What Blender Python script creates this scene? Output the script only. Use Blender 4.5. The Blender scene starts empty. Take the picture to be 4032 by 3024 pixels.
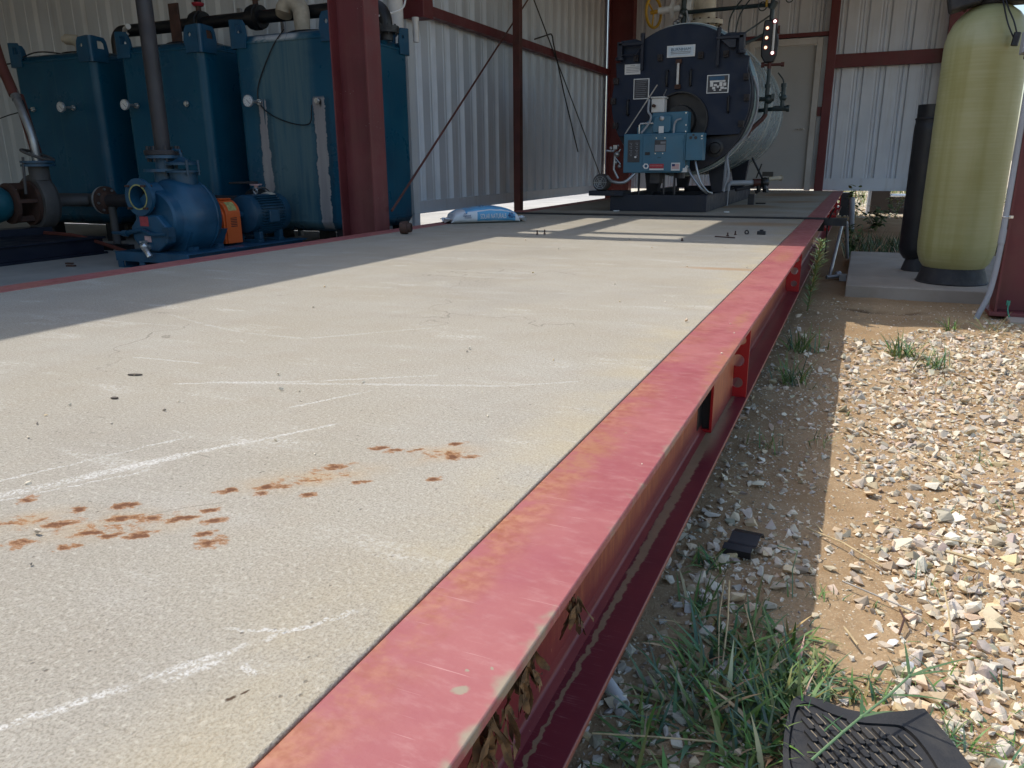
import bpy, bmesh, math, random
import numpy as np
from mathutils import Vector, Matrix, noise as mnoise
random.seed(7); RNG = np.random.default_rng(11)
S = bpy.context.scene; C = S.collection
PI = math.pi; R = math.radians  # many world coordinates below come from image pixels projected onto assumed planes
G = -0.425            # ground level; the weighbridge deck top is z = 0
SL = -0.25            # concrete slab under the tanks and pumps

# ------------------------------------------------------------------ materials
class NT:
    def __init__(s, name):
        m = bpy.data.materials.new(name); m.use_nodes = True
        s.m = m; s.t = m.node_tree; s.bs = s.t.nodes['Principled BSDF']
        s.P = s.t.nodes.new('ShaderNodeNewGeometry').outputs['Position']
    def n(s, typ, ins=None, **props):
        nd = s.t.nodes.new('ShaderNode' + typ)
        for k, v in props.items(): setattr(nd, k, v)
        for k, v in (ins or {}).items():
            sk = nd.inputs[k]
            if isinstance(v, bpy.types.NodeSocket): s.t.links.new(v, sk)
            else: sk.default_value = v
        return nd
    def noise(s, scale, detail=4, rough=.55, vec=None, dist=0):
        return s.n('TexNoise', {'Vector': vec or s.P, 'Scale': scale, 'Detail': detail, 'Roughness': rough, 'Distortion': dist}).outputs['Fac']
    def vor(s, scale, vec=None, feature='F1'):
        return s.n('TexVoronoi', {'Vector': vec or s.P, 'Scale': scale}, feature=feature).outputs['Distance']
    def mapv(s, loc=(0,0,0), rot=(0,0,0), scale=(1,1,1), typ='TEXTURE', vec=None):
        return s.n('Mapping', {'Vector': vec or s.P, 'Location': loc, 'Rotation': rot, 'Scale': scale}, vector_type=typ).outputs[0]
    def ramp(s, x, a, b, lo=0., hi=1., smooth=True):
        return s.n('MapRange', {'Value': x, 'From Min': a, 'From Max': b, 'To Min': lo, 'To Max': hi}, interpolation_type='SMOOTHSTEP' if smooth else 'LINEAR').outputs[0]
    def math(s, op, a, b=0., c=0.):
        return s.n('Math', {0: a, 1: b, 2: c}, operation=op).outputs[0]
    def mul(s, a, b): return s.math('MULTIPLY', a, b)
    def mx(s, a, b): return s.math('MAXIMUM', a, b)
    def mix(s, f, a, b, blend='MIX'):
        f4 = lambda v: v if isinstance(v, bpy.types.NodeSocket) else (tuple(v) + (1,))[:4]
        return s.n('Mix', {0: f, 6: f4(a), 7: f4(b)}, data_type='RGBA', blend_type=blend).outputs[2]
    def vlen(s, v): return s.n('VectorMath', {0: v}, operation='LENGTH').outputs['Value']
    def xyz(s, v=None): return s.n('SeparateXYZ', {0: v or s.P}).outputs
    def comb(s, x, y, z): return s.n('CombineXYZ', {0: x, 1: y, 2: z}).outputs[0]
    def warp(s, amp, scale, vec=None):
        nz = s.n('TexNoise', {'Vector': vec or s.P, 'Scale': scale, 'Detail': 3}).outputs['Color']
        d = s.n('VectorMath', {0: nz, 1: (.5, .5, .5)}, operation='SUBTRACT').outputs[0]
        d = s.n('VectorMath', {0: d, 3: amp}, operation='SCALE').outputs[0]
        return s.n('VectorMath', {0: vec or s.P, 1: d}, operation='ADD').outputs[0]
    def blob(s, x, y, sx, sy, ang=0., vec=None, inner=.2, z=0.):
        v = s.mapv((x, y, z), (0, 0, ang), (sx, sy, 10), vec=vec)
        return s.ramp(s.vlen(v), 1., inner)
    def seg(s, a, b, w, vec=None, inner=.3):
        ax, ay = a; bx, by = b
        L = math.hypot(bx-ax, by-ay)
        v = s.mapv(((ax+bx)/2, (ay+by)/2, 0), (0, 0, math.atan2(by-ay, bx-ax)), (1, 1, 10), vec=vec)
        o = s.xyz(v)
        f1 = s.ramp(s.math('ABSOLUTE', o[1]), w, w*inner)
        f2 = s.ramp(s.math('ABSOLUTE', o[0]), L/2, L/2-min(.03, L*.25))
        return s.mul(f1, f2)
    def maxall(s, l):
        r = l[0]
        for q in l[1:]: r = s.mx(r, q)
        return r
    def bump(s, h, strength=.3, dist=.01):
        b = s.n('Bump', {'Height': h, 'Strength': strength, 'Distance': dist}).outputs[0]
        s.t.links.new(b, s.bs.inputs['Normal'])
    def out(s, col, rough=.6, metal=0., spec=.5):
        for k, v in (('Base Color', col), ('Roughness', rough), ('Metallic', metal), ('Specular IOR Level', spec)):
            if isinstance(v, bpy.types.NodeSocket): s.t.links.new(v, s.bs.inputs[k])
            else: s.bs.inputs[k].default_value = (tuple(v)+(1,))[:4] if k == 'Base Color' else v
        return s.m

def M(name, col, rough=.5, metal=0., var=.14, vs=5., bump=0., bs=90., dirt=0., dcol=(.2,.16,.11), ds=4., streak=0., spec=.5, specks=0):
    t = NT(name)
    lo = tuple(c*(1-var) for c in col); hi = tuple(min(1, c*(1+var)) for c in col)
    c = t.mix(t.ramp(t.noise(vs, 5), .3, .7), lo, hi)
    if streak:
        v = t.mapv(scale=(1, 1, .05), typ='POINT')
        c = t.mix(t.mul(t.ramp(t.noise(14, 4, vec=v), .45, .75), streak), c, dcol)
    if dirt:
        c = t.mix(t.mul(t.ramp(t.noise(ds, 6, .65), .45, .7), dirt), c, dcol)
    if specks:
        sp = t.mul(t.ramp(t.vor(26), .085, .05), t.ramp(t.noise(3.2, 3), .53, .62)); c = t.mix(t.mul(sp, .8), c, (.42, .36, .33))
    rg = t.ramp(t.noise(vs*2, 3), .3, .7, max(.04, rough-.08), min(1, rough+.1))
    if bump: t.bump(t.noise(bs, 4), bump, .004)
    return t.out(c, rg, metal, spec)

def mat_concrete_deck(near=True):
    t = NT('deck_concrete_near' if near else 'deck_concrete_far')
    x, y, z = t.xyz()
    c = t.mix(t.ramp(t.noise(2.2, 6, .6), .3, .7), (.375, .336, .262), (.405, .376, .314))
    c = t.mix(t.mul(t.ramp(t.noise(9, 5), .45, .75), .22), c, (.33, .27, .195))
    c = t.mix(t.mul(t.ramp(t.noise(.9, 5, .6), .48, .66), .45), c, (.29, .265, .22))
    c = t.mix(t.mul(t.ramp(t.noise(1.0, 4, .6, vec=t.mapv(rot=(0, 0, .15), scale=(1.2, 5, 1), typ='POINT')), .55, .75), .35), c, (.46, .44, .395))
    dm = t.mul(t.ramp(t.noise(1.0, 3, .6, vec=t.mapv(rot=(0, 0, .4), scale=(9, 30, 1), typ='POINT')), .68, .74), t.ramp(t.noise(2.0, 3), .45, .6))
    c = t.mix(t.mul(dm, .5), c, (.17, .15, .125))
    ck = t.mul(t.ramp(t.vor(1.15, vec=t.warp(.5, 3), feature='DISTANCE_TO_EDGE'), .0045, .0015), t.ramp(t.noise(1.1, 3), .5, .62))
    c = t.mix(t.mul(ck, .55), c, (.15, .13, .10))
    # exposed aggregate: light and dark grains
    g = t.noise(300, 3, .6); g2 = t.noise(135, 4, .65)
    c = t.mix(t.ramp(g, .42, .68), c, t.mix(.5, c, (.14, .115, .085)))
    c = t.mix(t.ramp(g2, .5, .72, 0, .55), c, (.55, .51, .43))
    c = t.mix(t.ramp(g2, .42, .27, 0, .65), c, (.17, .145, .11))
    pits = t.mul(t.ramp(t.vor(55), .16, .06), t.ramp(t.noise(12, 2), .5, .62))
    c = t.mix(t.mul(pits, .75), c, (.12, .10, .08))
    w = t.warp(.05, 22); w2 = t.warp(.02, 40)
    if near:
        c = t.mix(t.mul(t.ramp(x, -.62, -.43), t.ramp(t.noise(5, 4), .35, .65, 0, .32)), c, (.48, .38, .20))
        halo = t.maxall([t.blob(-.925, .685, .19, .075, .68, w, 0.), t.blob(-.775, .93, .17, .07, .75, w, 0.), t.blob(-.63, 1.11, .12, .06, .7, w, 0.), t.blob(-1.05, .64, .12, .06, .7, w, 0.)])
        c = t.mix(t.mul(halo, t.ramp(t.noise(14, 4), .35, .65, .1, .45)), c, (.45, .29, .13))
        bl = [(-1.0,.655,.05,.016),(-1.018,.695,.022,.013),(-.965,.735,.035,.02),(-.93,.70,.045,.016),(-.895,.715,.04,.016),(-.85,.735,.04,.013),(-.835,.771,.03,.012),
              (-.925,.612,.03,.012),(-.935,.65,.035,.016),(-.90,.658,.03,.012),(-.865,.675,.032,.014),(-.80,.75,.03,.012),(-.785,.715,.022,.012),(-.757,.696,.03,.025),
              (-.863,.838,.03,.014),(-1.124,.693,.022,.02),(-1.075,.624,.03,.012),(-.997,.592,.03,.02),(-.805,.848,.022,.011),(-.812,.872,.03,.014),(-.797,.885,.028,.012),
              (-.735,.872,.025,.01),(-.765,.985,.05,.016),(-.745,1.092,.03,.014),(-.714,1.088,.03,.012),(-.677,1.106,.022,.01),(-.606,1.108,.024,.03),(-.575,1.113,.03,.013),(-.625,1.161,.03,.012),(-.686,.948,.025,.01),(-.588,1.002,.025,.012)]
        rust = t.maxall([t.blob(a, b, sx*1.3, sy*1.5, .75, w2, .0) for a, b, sx, sy in bl])
        rust = t.mx(rust, t.mul(halo, .50))
        rz = t.noise(1.0, 6, .72, vec=t.mapv(rot=(0, 0, -.75), scale=(38, 62, 1), typ='POINT'))
        rn = t.math('ADD', t.mul(rust, 1.15), t.mul(t.math('SUBTRACT', rz, .5), 3.4))
        rn = t.mul(t.ramp(rn, .45, 1.45, smooth=False), t.ramp(rust, .08, .4))
        c = t.mix(t.ramp(rn, .0, .4, 0, .75), c, (.30, .125, .035))
        c = t.mix(t.ramp(rn, .3, .75, 0, .85), c, (.11, .042, .02))
        ln = [((-1.25,.69),(-1.113,1.002),.005),((-1.2,.64),(-1.04,.94),.018),((-1.1,.84),(-.98,1.04),.012),((-1.0,1.0),(-.89,1.18),.007),((-1.19,.62),(-1.04,.86),.004),
              ((-.70,.30),(-.60,.447),.008),((-.61,.44),(-.54,.545),.007),((-.545,.54),(-.47,.645),.006),((-.585,.45),(-.55,.51),.009),((-.60,.545),(-.52,.575),.004),((-.535,.51),(-.50,.50),.006),
              ((-2.15,1.92),(-1.9,1.83),.01),((-1.9,1.83),(-1.68,1.774),.012),((-1.68,1.775),(-1.44,1.775),.012),((-1.45,1.775),(-1.17,2.06),.012),
              ((-1.44,1.26),(-1.129,1.413),.006),((-1.13,1.41),(-.88,1.57),.008),((-1.06,1.21),(-.96,1.40),.006),((-1.38,1.3),(-.694,1.542),.01),((-.7,1.54),(-.54,1.65),.006),
              ((-2.3,1.75),(-1.9,1.78),.006),((-1.75,1.42),(-1.5,1.44),.006),((-1.15,2.3),(-.85,2.42),.006)]
        li = t.maxall([t.seg(a, b, wd, w2) for a, b, wd in ln])
        li = t.mul(li, t.ramp(t.math('ADD', t.mul(t.noise(190, 4, .75), .8), t.mul(t.noise(9, 3), .2)), .43, .60))
        li = t.mul(li, t.ramp(y, 1.15, 1.9, 1, .42))
        c = t.mix(t.mul(li, .68), c, (.70, .69, .66))
        sc = t.mul(t.ramp(t.noise(4.5, 5, .65, vec=t.mapv(rot=(0, 0, -.35), scale=(.55, 1.6, 1), typ='POINT')), .55, .72), t.ramp(t.noise(120, 4, .7), .42, .62))
        c = t.mix(t.mul(sc, .6), c, (.62, .60, .55))
        dk = t.maxall([t.seg((-.508, .455), (-.499, .467), .0035, w2), t.seg((-.499, .467), (-.491, .481), .0022, w2)])
        c = t.mix(dk, c, (.08, .05, .03))
        fa = t.maxall([t.blob(-.7, 6.6, .5, .3, .1, w), t.blob(-.55, 3.75, .3, .07, 0, w)])
        c = t.mix(t.mul(fa, .55), c, (.33, .18, .06))
    else:
        fa = t.maxall([t.blob(-.95, 12.6, .6, 1.0, 0, t.warp(.6, 2.)), t.blob(-1.2, 9.2, .5, .5, 0, t.warp(.6, 2.)), t.blob(-.8, 10.3, .5, .35, 0, t.warp(.6, 2.))])
        c = t.mix(t.mul(fa, .7), c, (.28, .15, .06))
        c = t.mix(t.mul(t.ramp(t.noise(1.5, 5), .45, .65), .4), c, (.26, .20, .13))
    h = t.math('ADD', g2, t.mul(g, .5))
    h = t.math('SUBTRACT', h, t.mul(pits, .8))
    t.bump(h, .5, .005)
    return t.out(c, .9, 0, .25)

def mat_top_flange():
    t = NT('faded_red_steel_top'); x, y, z = t.xyz()
    stretch = t.mapv(rot=(0, 0, .35), scale=(26, 60, 1), typ='POINT')
    a = t.noise(1.0, 6, .65, vec=stretch); b = t.noise(4, 5)
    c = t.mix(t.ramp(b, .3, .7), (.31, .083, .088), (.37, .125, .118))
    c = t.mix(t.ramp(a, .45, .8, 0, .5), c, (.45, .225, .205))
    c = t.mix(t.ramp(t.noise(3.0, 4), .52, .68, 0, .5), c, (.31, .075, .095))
    w = t.warp(.05, 25)
    wx = t.xyz(w)
    e = t.mul(t.ramp(wx[0], -.325, -.425), t.ramp(t.noise(7, 5, .7), .38, .6))
    e = t.mul(e, t.ramp(wx[1], 3.0, .7, .25, 1))
    c = t.mix(t.mul(e, .95), c, t.mix(t.ramp(t.noise(60, 4), .35, .65), (.30, .10, .045), (.42, .19, .10)))
    o = t.maxall([t.blob(-.272, 1.95, .045, .4, 0, w), t.blob(-.34, 4.35, .07, .38, 0, w), t.blob(-.39, 1.2, .05, .2, 0, w), t.blob(-.31, 2.5, .03, .22, 0, w)])
    c = t.mix(t.mul(o, t.ramp(t.noise(30, 5, .7), .35, .6, .1, .7)), c, (.36, .165, .085))
    gy = t.mul(t.ramp(wx[0], -.279, -.262), t.ramp(t.noise(6, 4, .7), .48, .56))
    gy = t.mul(gy, t.ramp(y, 2.2, .9))
    chip = t.maxall([t.blob(-.305, .558, .011, .008, .5, t.warp(.012, 60), .6), t.blob(-.311, .583, .004, .004, 0, w, .5), t.blob(-.29, .60, .003, .003, 0, w, .5)])
    sp = t.mul(t.ramp(t.vor(28), .09, .05), t.ramp(t.noise(5, 2), .55, .62))
    c = t.mix(t.mul(t.mx(t.mx(gy, chip), t.mul(sp, .6)), .9), c, (.30, .26, .18))
    sc = t.ramp(t.noise(1.0, 3, vec=t.mapv(rot=(0, 0, 1.2), scale=(6, 220, 1), typ='POINT')), .66, .72)
    c = t.mix(t.mul(sc, .35), c, (.68, .42, .38))
    t.bump(t.noise(120, 4), .12, .003)
    return t.out(c, t.ramp(t.noise(20, 4), .3, .7, .42, .62), 0, .4)

def mat_web():
    t = NT('rusty_red_steel_web'); x, y, z = t.xyz()
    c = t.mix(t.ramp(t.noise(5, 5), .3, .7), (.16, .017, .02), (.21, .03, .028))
    v = t.mapv(scale=(1, 90, 12), typ='POINT')
    gr = t.ramp(t.noise(1.0, 5, .7, vec=v), .42, .62)
    zone = t.mul(t.ramp(y, .75, 1.35), t.ramp(t.noise(1.3, 4, vec=t.mapv(scale=(1, 1, .2), typ='POINT')), .2, .45, .55, 1))
    zone = t.mul(zone, t.ramp(z, -.225, -.16))
    c = t.mix(t.mul(t.mul(gr, zone), .9), c, (.44, .15, .06))
    c = t.mix(t.mul(zone, .45), c, (.40, .13, .06))
    sp = t.ramp(t.noise(160, 3, .7, vec=t.mapv(scale=(1, 1, .45), typ='POINT')), .64, .72)
    c = t.mix(t.mul(sp, .5), c, (.46, .2, .12))
    return t.out(c, .42, 0, .5)

def mat_bottom_flange():
    t = NT('maroon_steel_bottom'); x, y, z = t.xyz()
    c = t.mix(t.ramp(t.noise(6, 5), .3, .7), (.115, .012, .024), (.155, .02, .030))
    w = t.xyz(t.warp(.016, 60))
    d = t.math('ABSOLUTE', t.math('SUBTRACT', w[0], -.3165))
    wid = t.ramp(y, .7, 2.0, .0028, .014)
    line = t.ramp(t.math('DIVIDE', d, wid), 1.2, .7)
    wb = t.mul(t.ramp(t.math('ABSOLUTE', t.math('SUBTRACT', w[1], 2.12)), .28, .1), t.ramp(x, -.275, -.31))
    line = t.mul(t.mx(line, wb), t.ramp(y, 2.9, 2.2, .12, 1))
    c = t.mix(t.mul(line, .9), c, t.mix(t.noise(40), (.22, .165, .085), (.33, .25, .15)))
    scr = t.ramp(t.noise(1.0, 5, .75, vec=t.mapv(scale=(25, 320, 1), typ='POINT')), .55, .7)
    sm = t.mul(scr, t.ramp(x, -.268, -.31))
    c = t.mix(t.mul(sm, .42), c, (.42, .25, .22))
    edge = t.mul(t.ramp(x, -.2705, -.2675), .5)
    c = t.mix(edge, c, (.40, .16, .10))
    return t.out(c, .38, 0, .5)

def mat_dirt():
    t = NT('sandy_dirt'); x, y, z = t.xyz()
    a = t.noise(2.5, 6, .6); b = t.noise(28, 5, .65); f = t.noise(160, 4, .7)
    c = t.mix(t.ramp(a, .35, .65), (.34, .225, .12), (.42, .295, .17))
    c = t.mix(t.ramp(b, .45, .7, 0, .5), c, (.29, .18, .09))
    c = t.mix(t.ramp(f, .55, .68, 0, .6), c, (.60, .47, .30))
    c = t.mix(t.ramp(t.vor(90), .22, .1, 0, .55), c, (.62, .52, .37))
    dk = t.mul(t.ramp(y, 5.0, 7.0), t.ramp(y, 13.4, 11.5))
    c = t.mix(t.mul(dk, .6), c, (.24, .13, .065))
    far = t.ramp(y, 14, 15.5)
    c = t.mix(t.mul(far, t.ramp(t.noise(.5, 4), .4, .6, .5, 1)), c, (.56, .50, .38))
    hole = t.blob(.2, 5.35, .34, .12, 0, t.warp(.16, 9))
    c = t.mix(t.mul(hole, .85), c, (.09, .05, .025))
    t.bump(t.math('ADD', b, t.mul(f, .6)), .7, .012)
    return t.out(c, .95, 0, .15)

def attr_mat(name, rough=.8, bump=0., bs=120, trans=0., spec=.3):
    t = NT(name)
    a = t.n('Attribute', attribute_name='tint').outputs['Color']
    c = t.mix(t.ramp(t.noise(70, 4), .42, .75, 0, .3), a, t.mix(.5, a, (.22, .16, .10)))
    if bump: t.bump(t.noise(bs, 5, .65), bump, .004)
    m = t.out(c, rough, 0, spec)
    if trans:
        t.bs.inputs['Transmission Weight'].default_value = 0
        t.bs.inputs['Subsurface Weight'].default_value = 0
    return m

def mat_cladding(name, col):
    t = NT(name)
    c = t.mix(t.ramp(t.noise(1.2, 5), .3, .7), tuple(q*.92 for q in col), tuple(q*1.05 for q in col))
    v = t.mapv(scale=(6, 6, .35), typ='POINT')
    c = t.mix(t.ramp(t.noise(2.0, 5, .65, vec=v), .5, .78, 0, .35), c, (.33, .31, .27))
    return t.out(c, t.ramp(t.noise(6, 3), .3, .7, .36, .5), .15, .4)

def mat_tank(name, k):
    t = NT(name); x, y, z = t.xyz()
    c = t.mix(t.ramp(t.noise(2, 5), .3, .7), (.004, .062, .115), (.007, .085, .145))
    v = t.mapv(scale=(9, 9, .5), typ='POINT')
    c = t.mix(t.ramp(t.noise(1.5, 5, .65, vec=v), .5, .75, 0, .5), c, (.02, .10, .135))
    if k == 3:
        w = t.xyz(t.warp(.10, 5, vec=t.mapv(scale=(1, 1, .5), typ='POINT')))
        n1 = t.math('ADD', x, t.math('ADD', t.mul(t.math('SUBTRACT', t.noise(9, 4, .65, vec=t.mapv(scale=(.3, .3, 1), typ='POINT')), .5), .07), t.mul(t.math('SUBTRACT', t.noise(40, 4, .7, vec=t.mapv(scale=(.8, .8, 1), typ='POINT')), .5), .035)))
        front = t.ramp(y, 5.75, 5.72)
        gz = t.ramp(t.math('ABSOLUTE', t.math('SUBTRACT', n1, -4.66)), .36, .22)
        c = t.mix(t.mul(t.mul(gz, front), t.ramp(t.noise(3, 4, vec=v), .25, .6, .45, .95)), c, (.085, .155, .175))
        zz = t.ramp(z, 1.06, 1.03)
        wv = t.ramp(z, -.0, 1.0, .062, .040)
        xo = t.math('ADD', n1, t.mul(t.math('SUBTRACT', z, 1.0), -.0))
        s1 = t.ramp(t.math('DIVIDE', t.math('ABSOLUTE', t.math('SUBTRACT', xo, -4.910)), wv), 1.05, .93)
        wv2 = t.ramp(z, .0, 1.0, .060, .055)
        s2 = t.ramp(t.math('DIVIDE', t.math('ABSOLUTE', t.math('SUBTRACT', xo, -4.303)), wv2), 1.05, .95)
        cut = t.ramp(t.noise(1.6, 4, vec=t.mapv((.7, 0, 0), scale=(22, 22, 1.6), typ='POINT')), .62, .58)
        dn = t.mul(t.mx(t.mul(s1, cut), s2), t.mul(zz, front))
        dc = t.mix(t.ramp(t.noise(1.5, 5, vec=v), .35, .7), (.25, .235, .24), (.37, .345, .33))
        edge = t.mul(t.mul(t.mx(t.ramp(t.math('ABSOLUTE', t.math('SUBTRACT', xo, -4.895)), .095, .06), t.ramp(t.math('ABSOLUTE', t.math('SUBTRACT', xo, -4.285)), .10, .07)), zz), front)
        c = t.mix(t.mul(edge, .6), c, (.012, .05, .08))
        c = t.mix(dn, c, dc)
        bk = t.blob(-4.285, 1.0, .02, .05, 0, t.comb(x, z, 0.))
        c = t.mix(t.mul(bk, front), c, (.01, .01, .01))
        top = t.mul(t.ramp(z, 1.50, 1.54), t.ramp(t.noise(5, 5, .7), .45, .55))
        c = t.mix(t.mul(top, t.mul(t.ramp(t.math('ABSOLUTE', t.math('SUBTRACT', x, -4.72)), .26, .18), front)), c, (.5, .5, .47))
    rust = t.mul(t.ramp(z, .12, -.06), t.ramp(t.noise(6, 5), .4, .65))
    c = t.mix(t.mul(rust, .6), c, (.03, .035, .045))
    sm = t.ramp(t.math('ABSOLUTE', t.math('SUBTRACT', x, {1: -7.5, 2: -6.05, 3: -4.60}[k])), .006, .002)
    c = t.mix(t.mul(sm, .5), c, (.05, .12, .15))
    t.bump(t.math('ADD', t.noise(2.5, 3), t.mul(t.noise(30, 3), .04)), .10, .03)
    return t.out(c, t.ramp(t.noise(5, 4), .3, .7, .26, .42), 0, .28)

def mat_softener():
    t = NT('fibreglass_olive'); x, y, z = t.xyz()
    c = t.mix(t.ramp(t.noise(2.2, 4), .3, .7), (.36, .335, .13), (.43, .41, .19))
    w = t.noise(1.0, 5, .65, vec=t.mapv(scale=(2.5, 2.5, 75), typ='POINT'))
    c = t.mix(t.ramp(w, .4, .68, 0, .28), c, (.52, .50, .29))
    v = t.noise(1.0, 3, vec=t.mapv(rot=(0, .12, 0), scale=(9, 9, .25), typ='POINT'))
    c = t.mix(t.ramp(v, .45, .62, 0, .5), c, (.30, .27, .075))  # upright streaks paint a reflection into the tank colour
    c = t.mix(t.ramp(z, 1.15, 1.2, 0, .35), c, (.42, .43, .25))
    t.bump(w, .12, .004)
    return t.out(c, .38, 0, .5)

MT = {}
MT['deck'] = mat_concrete_deck(True); MT['deck_far'] = mat_concrete_deck(False)
MT['top'] = mat_top_flange(); MT['web'] = mat_web(); MT['bot'] = mat_bottom_flange(); MT['dirt'] = mat_dirt()
MT['red'] = M('column_red_oxide', (.13, .024, .027), .5, 0, .14, 3, dirt=.45, dcol=(.19, .06, .055), ds=2.2, streak=.4, specks=1)
MT['red_girt'] = M('girt_red_oxide', (.13, .022, .026), .5, 0, .15, 4, dirt=.3, dcol=(.07, .02, .02))
MT['red_dark'] = M('thin_post_rust', (.10, .03, .024), .6, 0, .2, 6, dirt=.4, dcol=(.05, .02, .015))
MT['red_bright'] = M('stiffener_red', (.34, .008, .012), .4, 0, .1, 7)
MT['clad'] = mat_cladding('cladding_inside', (.58, .635, .71)); MT['clad_end'] = mat_cladding('cladding_end', (.62, .675, .75)); MT['clad_out'] = mat_cladding('cladding_outside', (.64, .69, .74))
MT['slab'] = M('slab_concrete', (.40, .38, .34), .9, 0, .12, 2, bump=.3, dirt=.4, dcol=(.22, .2, .17), ds=1.5)
MT['pad'] = M('pad_concrete', (.34, .29, .235), .9, 0, .12, 3, bump=.4, bs=60, dirt=.4, dcol=(.25, .20, .14), ds=5)
MT['black'] = M('black_paint', (.012, .012, .014), .45, 0, .2, 8)
MT['rubber'] = M('black_rubber', (.022, .022, .023), .62, 0, .2, 12, bump=.2, bs=300, dirt=.4, dcol=(.075, .066, .052), ds=14)
MT['rubber_dust'] = M('dusty_rubber_edge', (.20, .165, .115), .9, 0, .3, 30)
MT['dark_blue'] = M('boiler_navy', (.010, .019, .043), .5, 0, .12, 4, dirt=.3, dcol=(.024, .03, .042), ds=6, streak=.2, spec=.3)
MT['skid_navy'] = M('skid_navy', (.006, .010, .024), .5, 0, .2, 4, dirt=.3, dcol=(.03, .03, .03))
MT['shell'] = M('boiler_jacket', (.20, .27, .285), .26, .3, .05, 2, dirt=.12, dcol=(.14, .20, .22))
MT['shell_band'] = M('jacket_band', (.42, .45, .45), .35, .5, .1, 5)
MT['burner'] = M('burner_blue', (.045, .155, .235), .42, 0, .1, 5, dirt=.2, dcol=(.03, .10, .15))
MT['pump'] = M('pump_blue', (.014, .075, .14), .38, 0, .16, 6, dirt=.4, dcol=(.045, .06, .085), ds=5)
MT['motor'] = M('motor_blue', (.010, .055, .10), .42, 0, .15, 6)
MT['teal'] = M('pump_teal', (.012, .11, .15), .42, 0, .18, 8, dirt=.3, dcol=(.03, .05, .06))
MT['orange'] = M('guard_orange', (.66, .115, .022), .42, 0, .08, 4, dirt=.15, dcol=(.4, .08, .03))
MT['pipe_dark'] = M('dark_pipe', (.03, .029, .034), .5, 0, .2, 6, dirt=.3, dcol=(.06, .04, .035))
MT['pipe_black'] = M('black_pipe', (.010, .011, .013), .42, 0, .2, 6)
MT['pipe_grey'] = M('grey_pipe', (.085, .08, .078), .7, .0, .18, 7, dirt=.4, dcol=(.06, .05, .045))
MT['rusty'] = M('rusty_steel', (.07, .034, .024), .8, 0, .3, 14, bump=.4, bs=70, dirt=.4, dcol=(.05, .025, .02))
MT['clamp_dark'] = M('dark_clamp', (.03, .025, .026), .7, 0, .3, 20)
MT['galv'] = M('galvanised', (.36, .37, .38), .38, .7, .15, 10, dirt=.2, dcol=(.2, .2, .2))
MT['bright'] = M('bright_metal', (.62, .62, .60), .3, .8, .1, 10)
MT['pvc_grey'] = M('grey_conduit', (.30, .32, .35), .45, 0, .08, 6, dirt=.2, dcol=(.22, .2, .18))
MT['pvc_white'] = M('white_pvc', (.66, .65, .62), .45, 0, .08, 5, dirt=.25, dcol=(.42, .38, .3))
MT['insul'] = M('pale_insulation', (.50, .45, .35), .75, 0, .18, 9, bump=.3, bs=40, dirt=.5, dcol=(.28, .22, .15), ds=7)
MT['white'] = M('white_paint', (.72, .72, .70), .5, 0, .06, 6)
MT['offwhite'] = M('door_offwhite', (.42, .43, .43), .5, 0, .06, 2, dirt=.2, dcol=(.3, .28, .25))
MT['doorframe'] = M('door_frame_grey', (.52, .51, .49), .5, 0, .08, 3, dirt=.3, dcol=(.35, .32, .28))
MT['yellow'] = M('handwheel_yellow', (.48, .26, .012), .45, 0, .15, 8)
MT['redlab'] = M('label_red', (.42, .06, .07), .5, 0, .2, 30)
MT['pinklab'] = M('label_pale_pink', (.62, .40, .40), .5, 0, .2, 30)
MT['yellab'] = M('label_yellow', (.40, .38, .14), .5, 0, .25, 40)
MT['plate'] = M('plate_silver', (.55, .56, .57), .35, .5, .08, 10)
MT['plate_dark'] = M('plate_dark', (.05, .05, .055), .5, 0, .2, 20)
MT['signface'] = M('sign_pale_blue', (.56, .66, .74), .45, 0, .04, 8)
MT['ink_blue'] = M('ink_blue', (.02, .09, .18), .5, 0, .05, 8)
MT['ink_navy'] = M('ink_navy', (.012, .03, .14), .5, 0, .05, 8)
MT['ink_red'] = M('ink_red', (.40, .03, .05), .5, 0, .05, 8)
MT['ink_grey'] = M('ink_grey', (.22, .23, .25), .5, 0, .05, 8)
MT['flag_red'] = M('flag_red', (.55, .16, .15), .5, 0, .05, 8)
MT['green_pipe'] = M('dark_green_pipe', (.018, .035, .038), .45, 0, .2, 9, dirt=.3, dcol=(.05, .045, .04))
MT['brown_pipe'] = M('rust_brown_pipe', (.075, .022, .016), .6, 0, .2, 9)
MT['cable'] = M('dark_cable', (.012, .012, .014), .5, 0, .1, 9)
MT['hose_red'] = M('red_hose', (.11, .03, .022), .55, 0, .15, 9)
MT['wood'] = M('timber', (.32, .23, .13), .8, 0, .15, 12)
MT['bag_blue'] = M('bag_blue', (.10, .36, .62), .35, 0, .12, 6, dirt=.2, dcol=(.2, .42, .6), ds=9)
MT['bag_white'] = M('bag_white', (.62, .66, .70), .4, 0, .08, 9)
MT['stem'] = M('plant_stem', (.16, .20, .08), .7, 0, .15, 20)
MT['dead'] = M('dead_leaf', (.17, .10, .045), .9, 0, .45, 60, dirt=.75, dcol=(.05, .028, .014), ds=70)
MT['twig_dark'] = M('dark_bark', (.10, .08, .065), .9, 0, .25, 40)
MT['straw'] = M('dry_straw', (.52, .40, .22), .8, 0, .2, 40)
MT['twig'] = M('grey_twig', (.42, .39, .34), .9, 0, .2, 40)
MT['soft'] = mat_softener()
MT['boxgrey'] = M('junction_grey', (.42, .44, .48), .5, 0, .05, 5)
MT['roof'] = M('roof_sheet', (.42, .42, .42), .5, .2, .08, 2)
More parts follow.
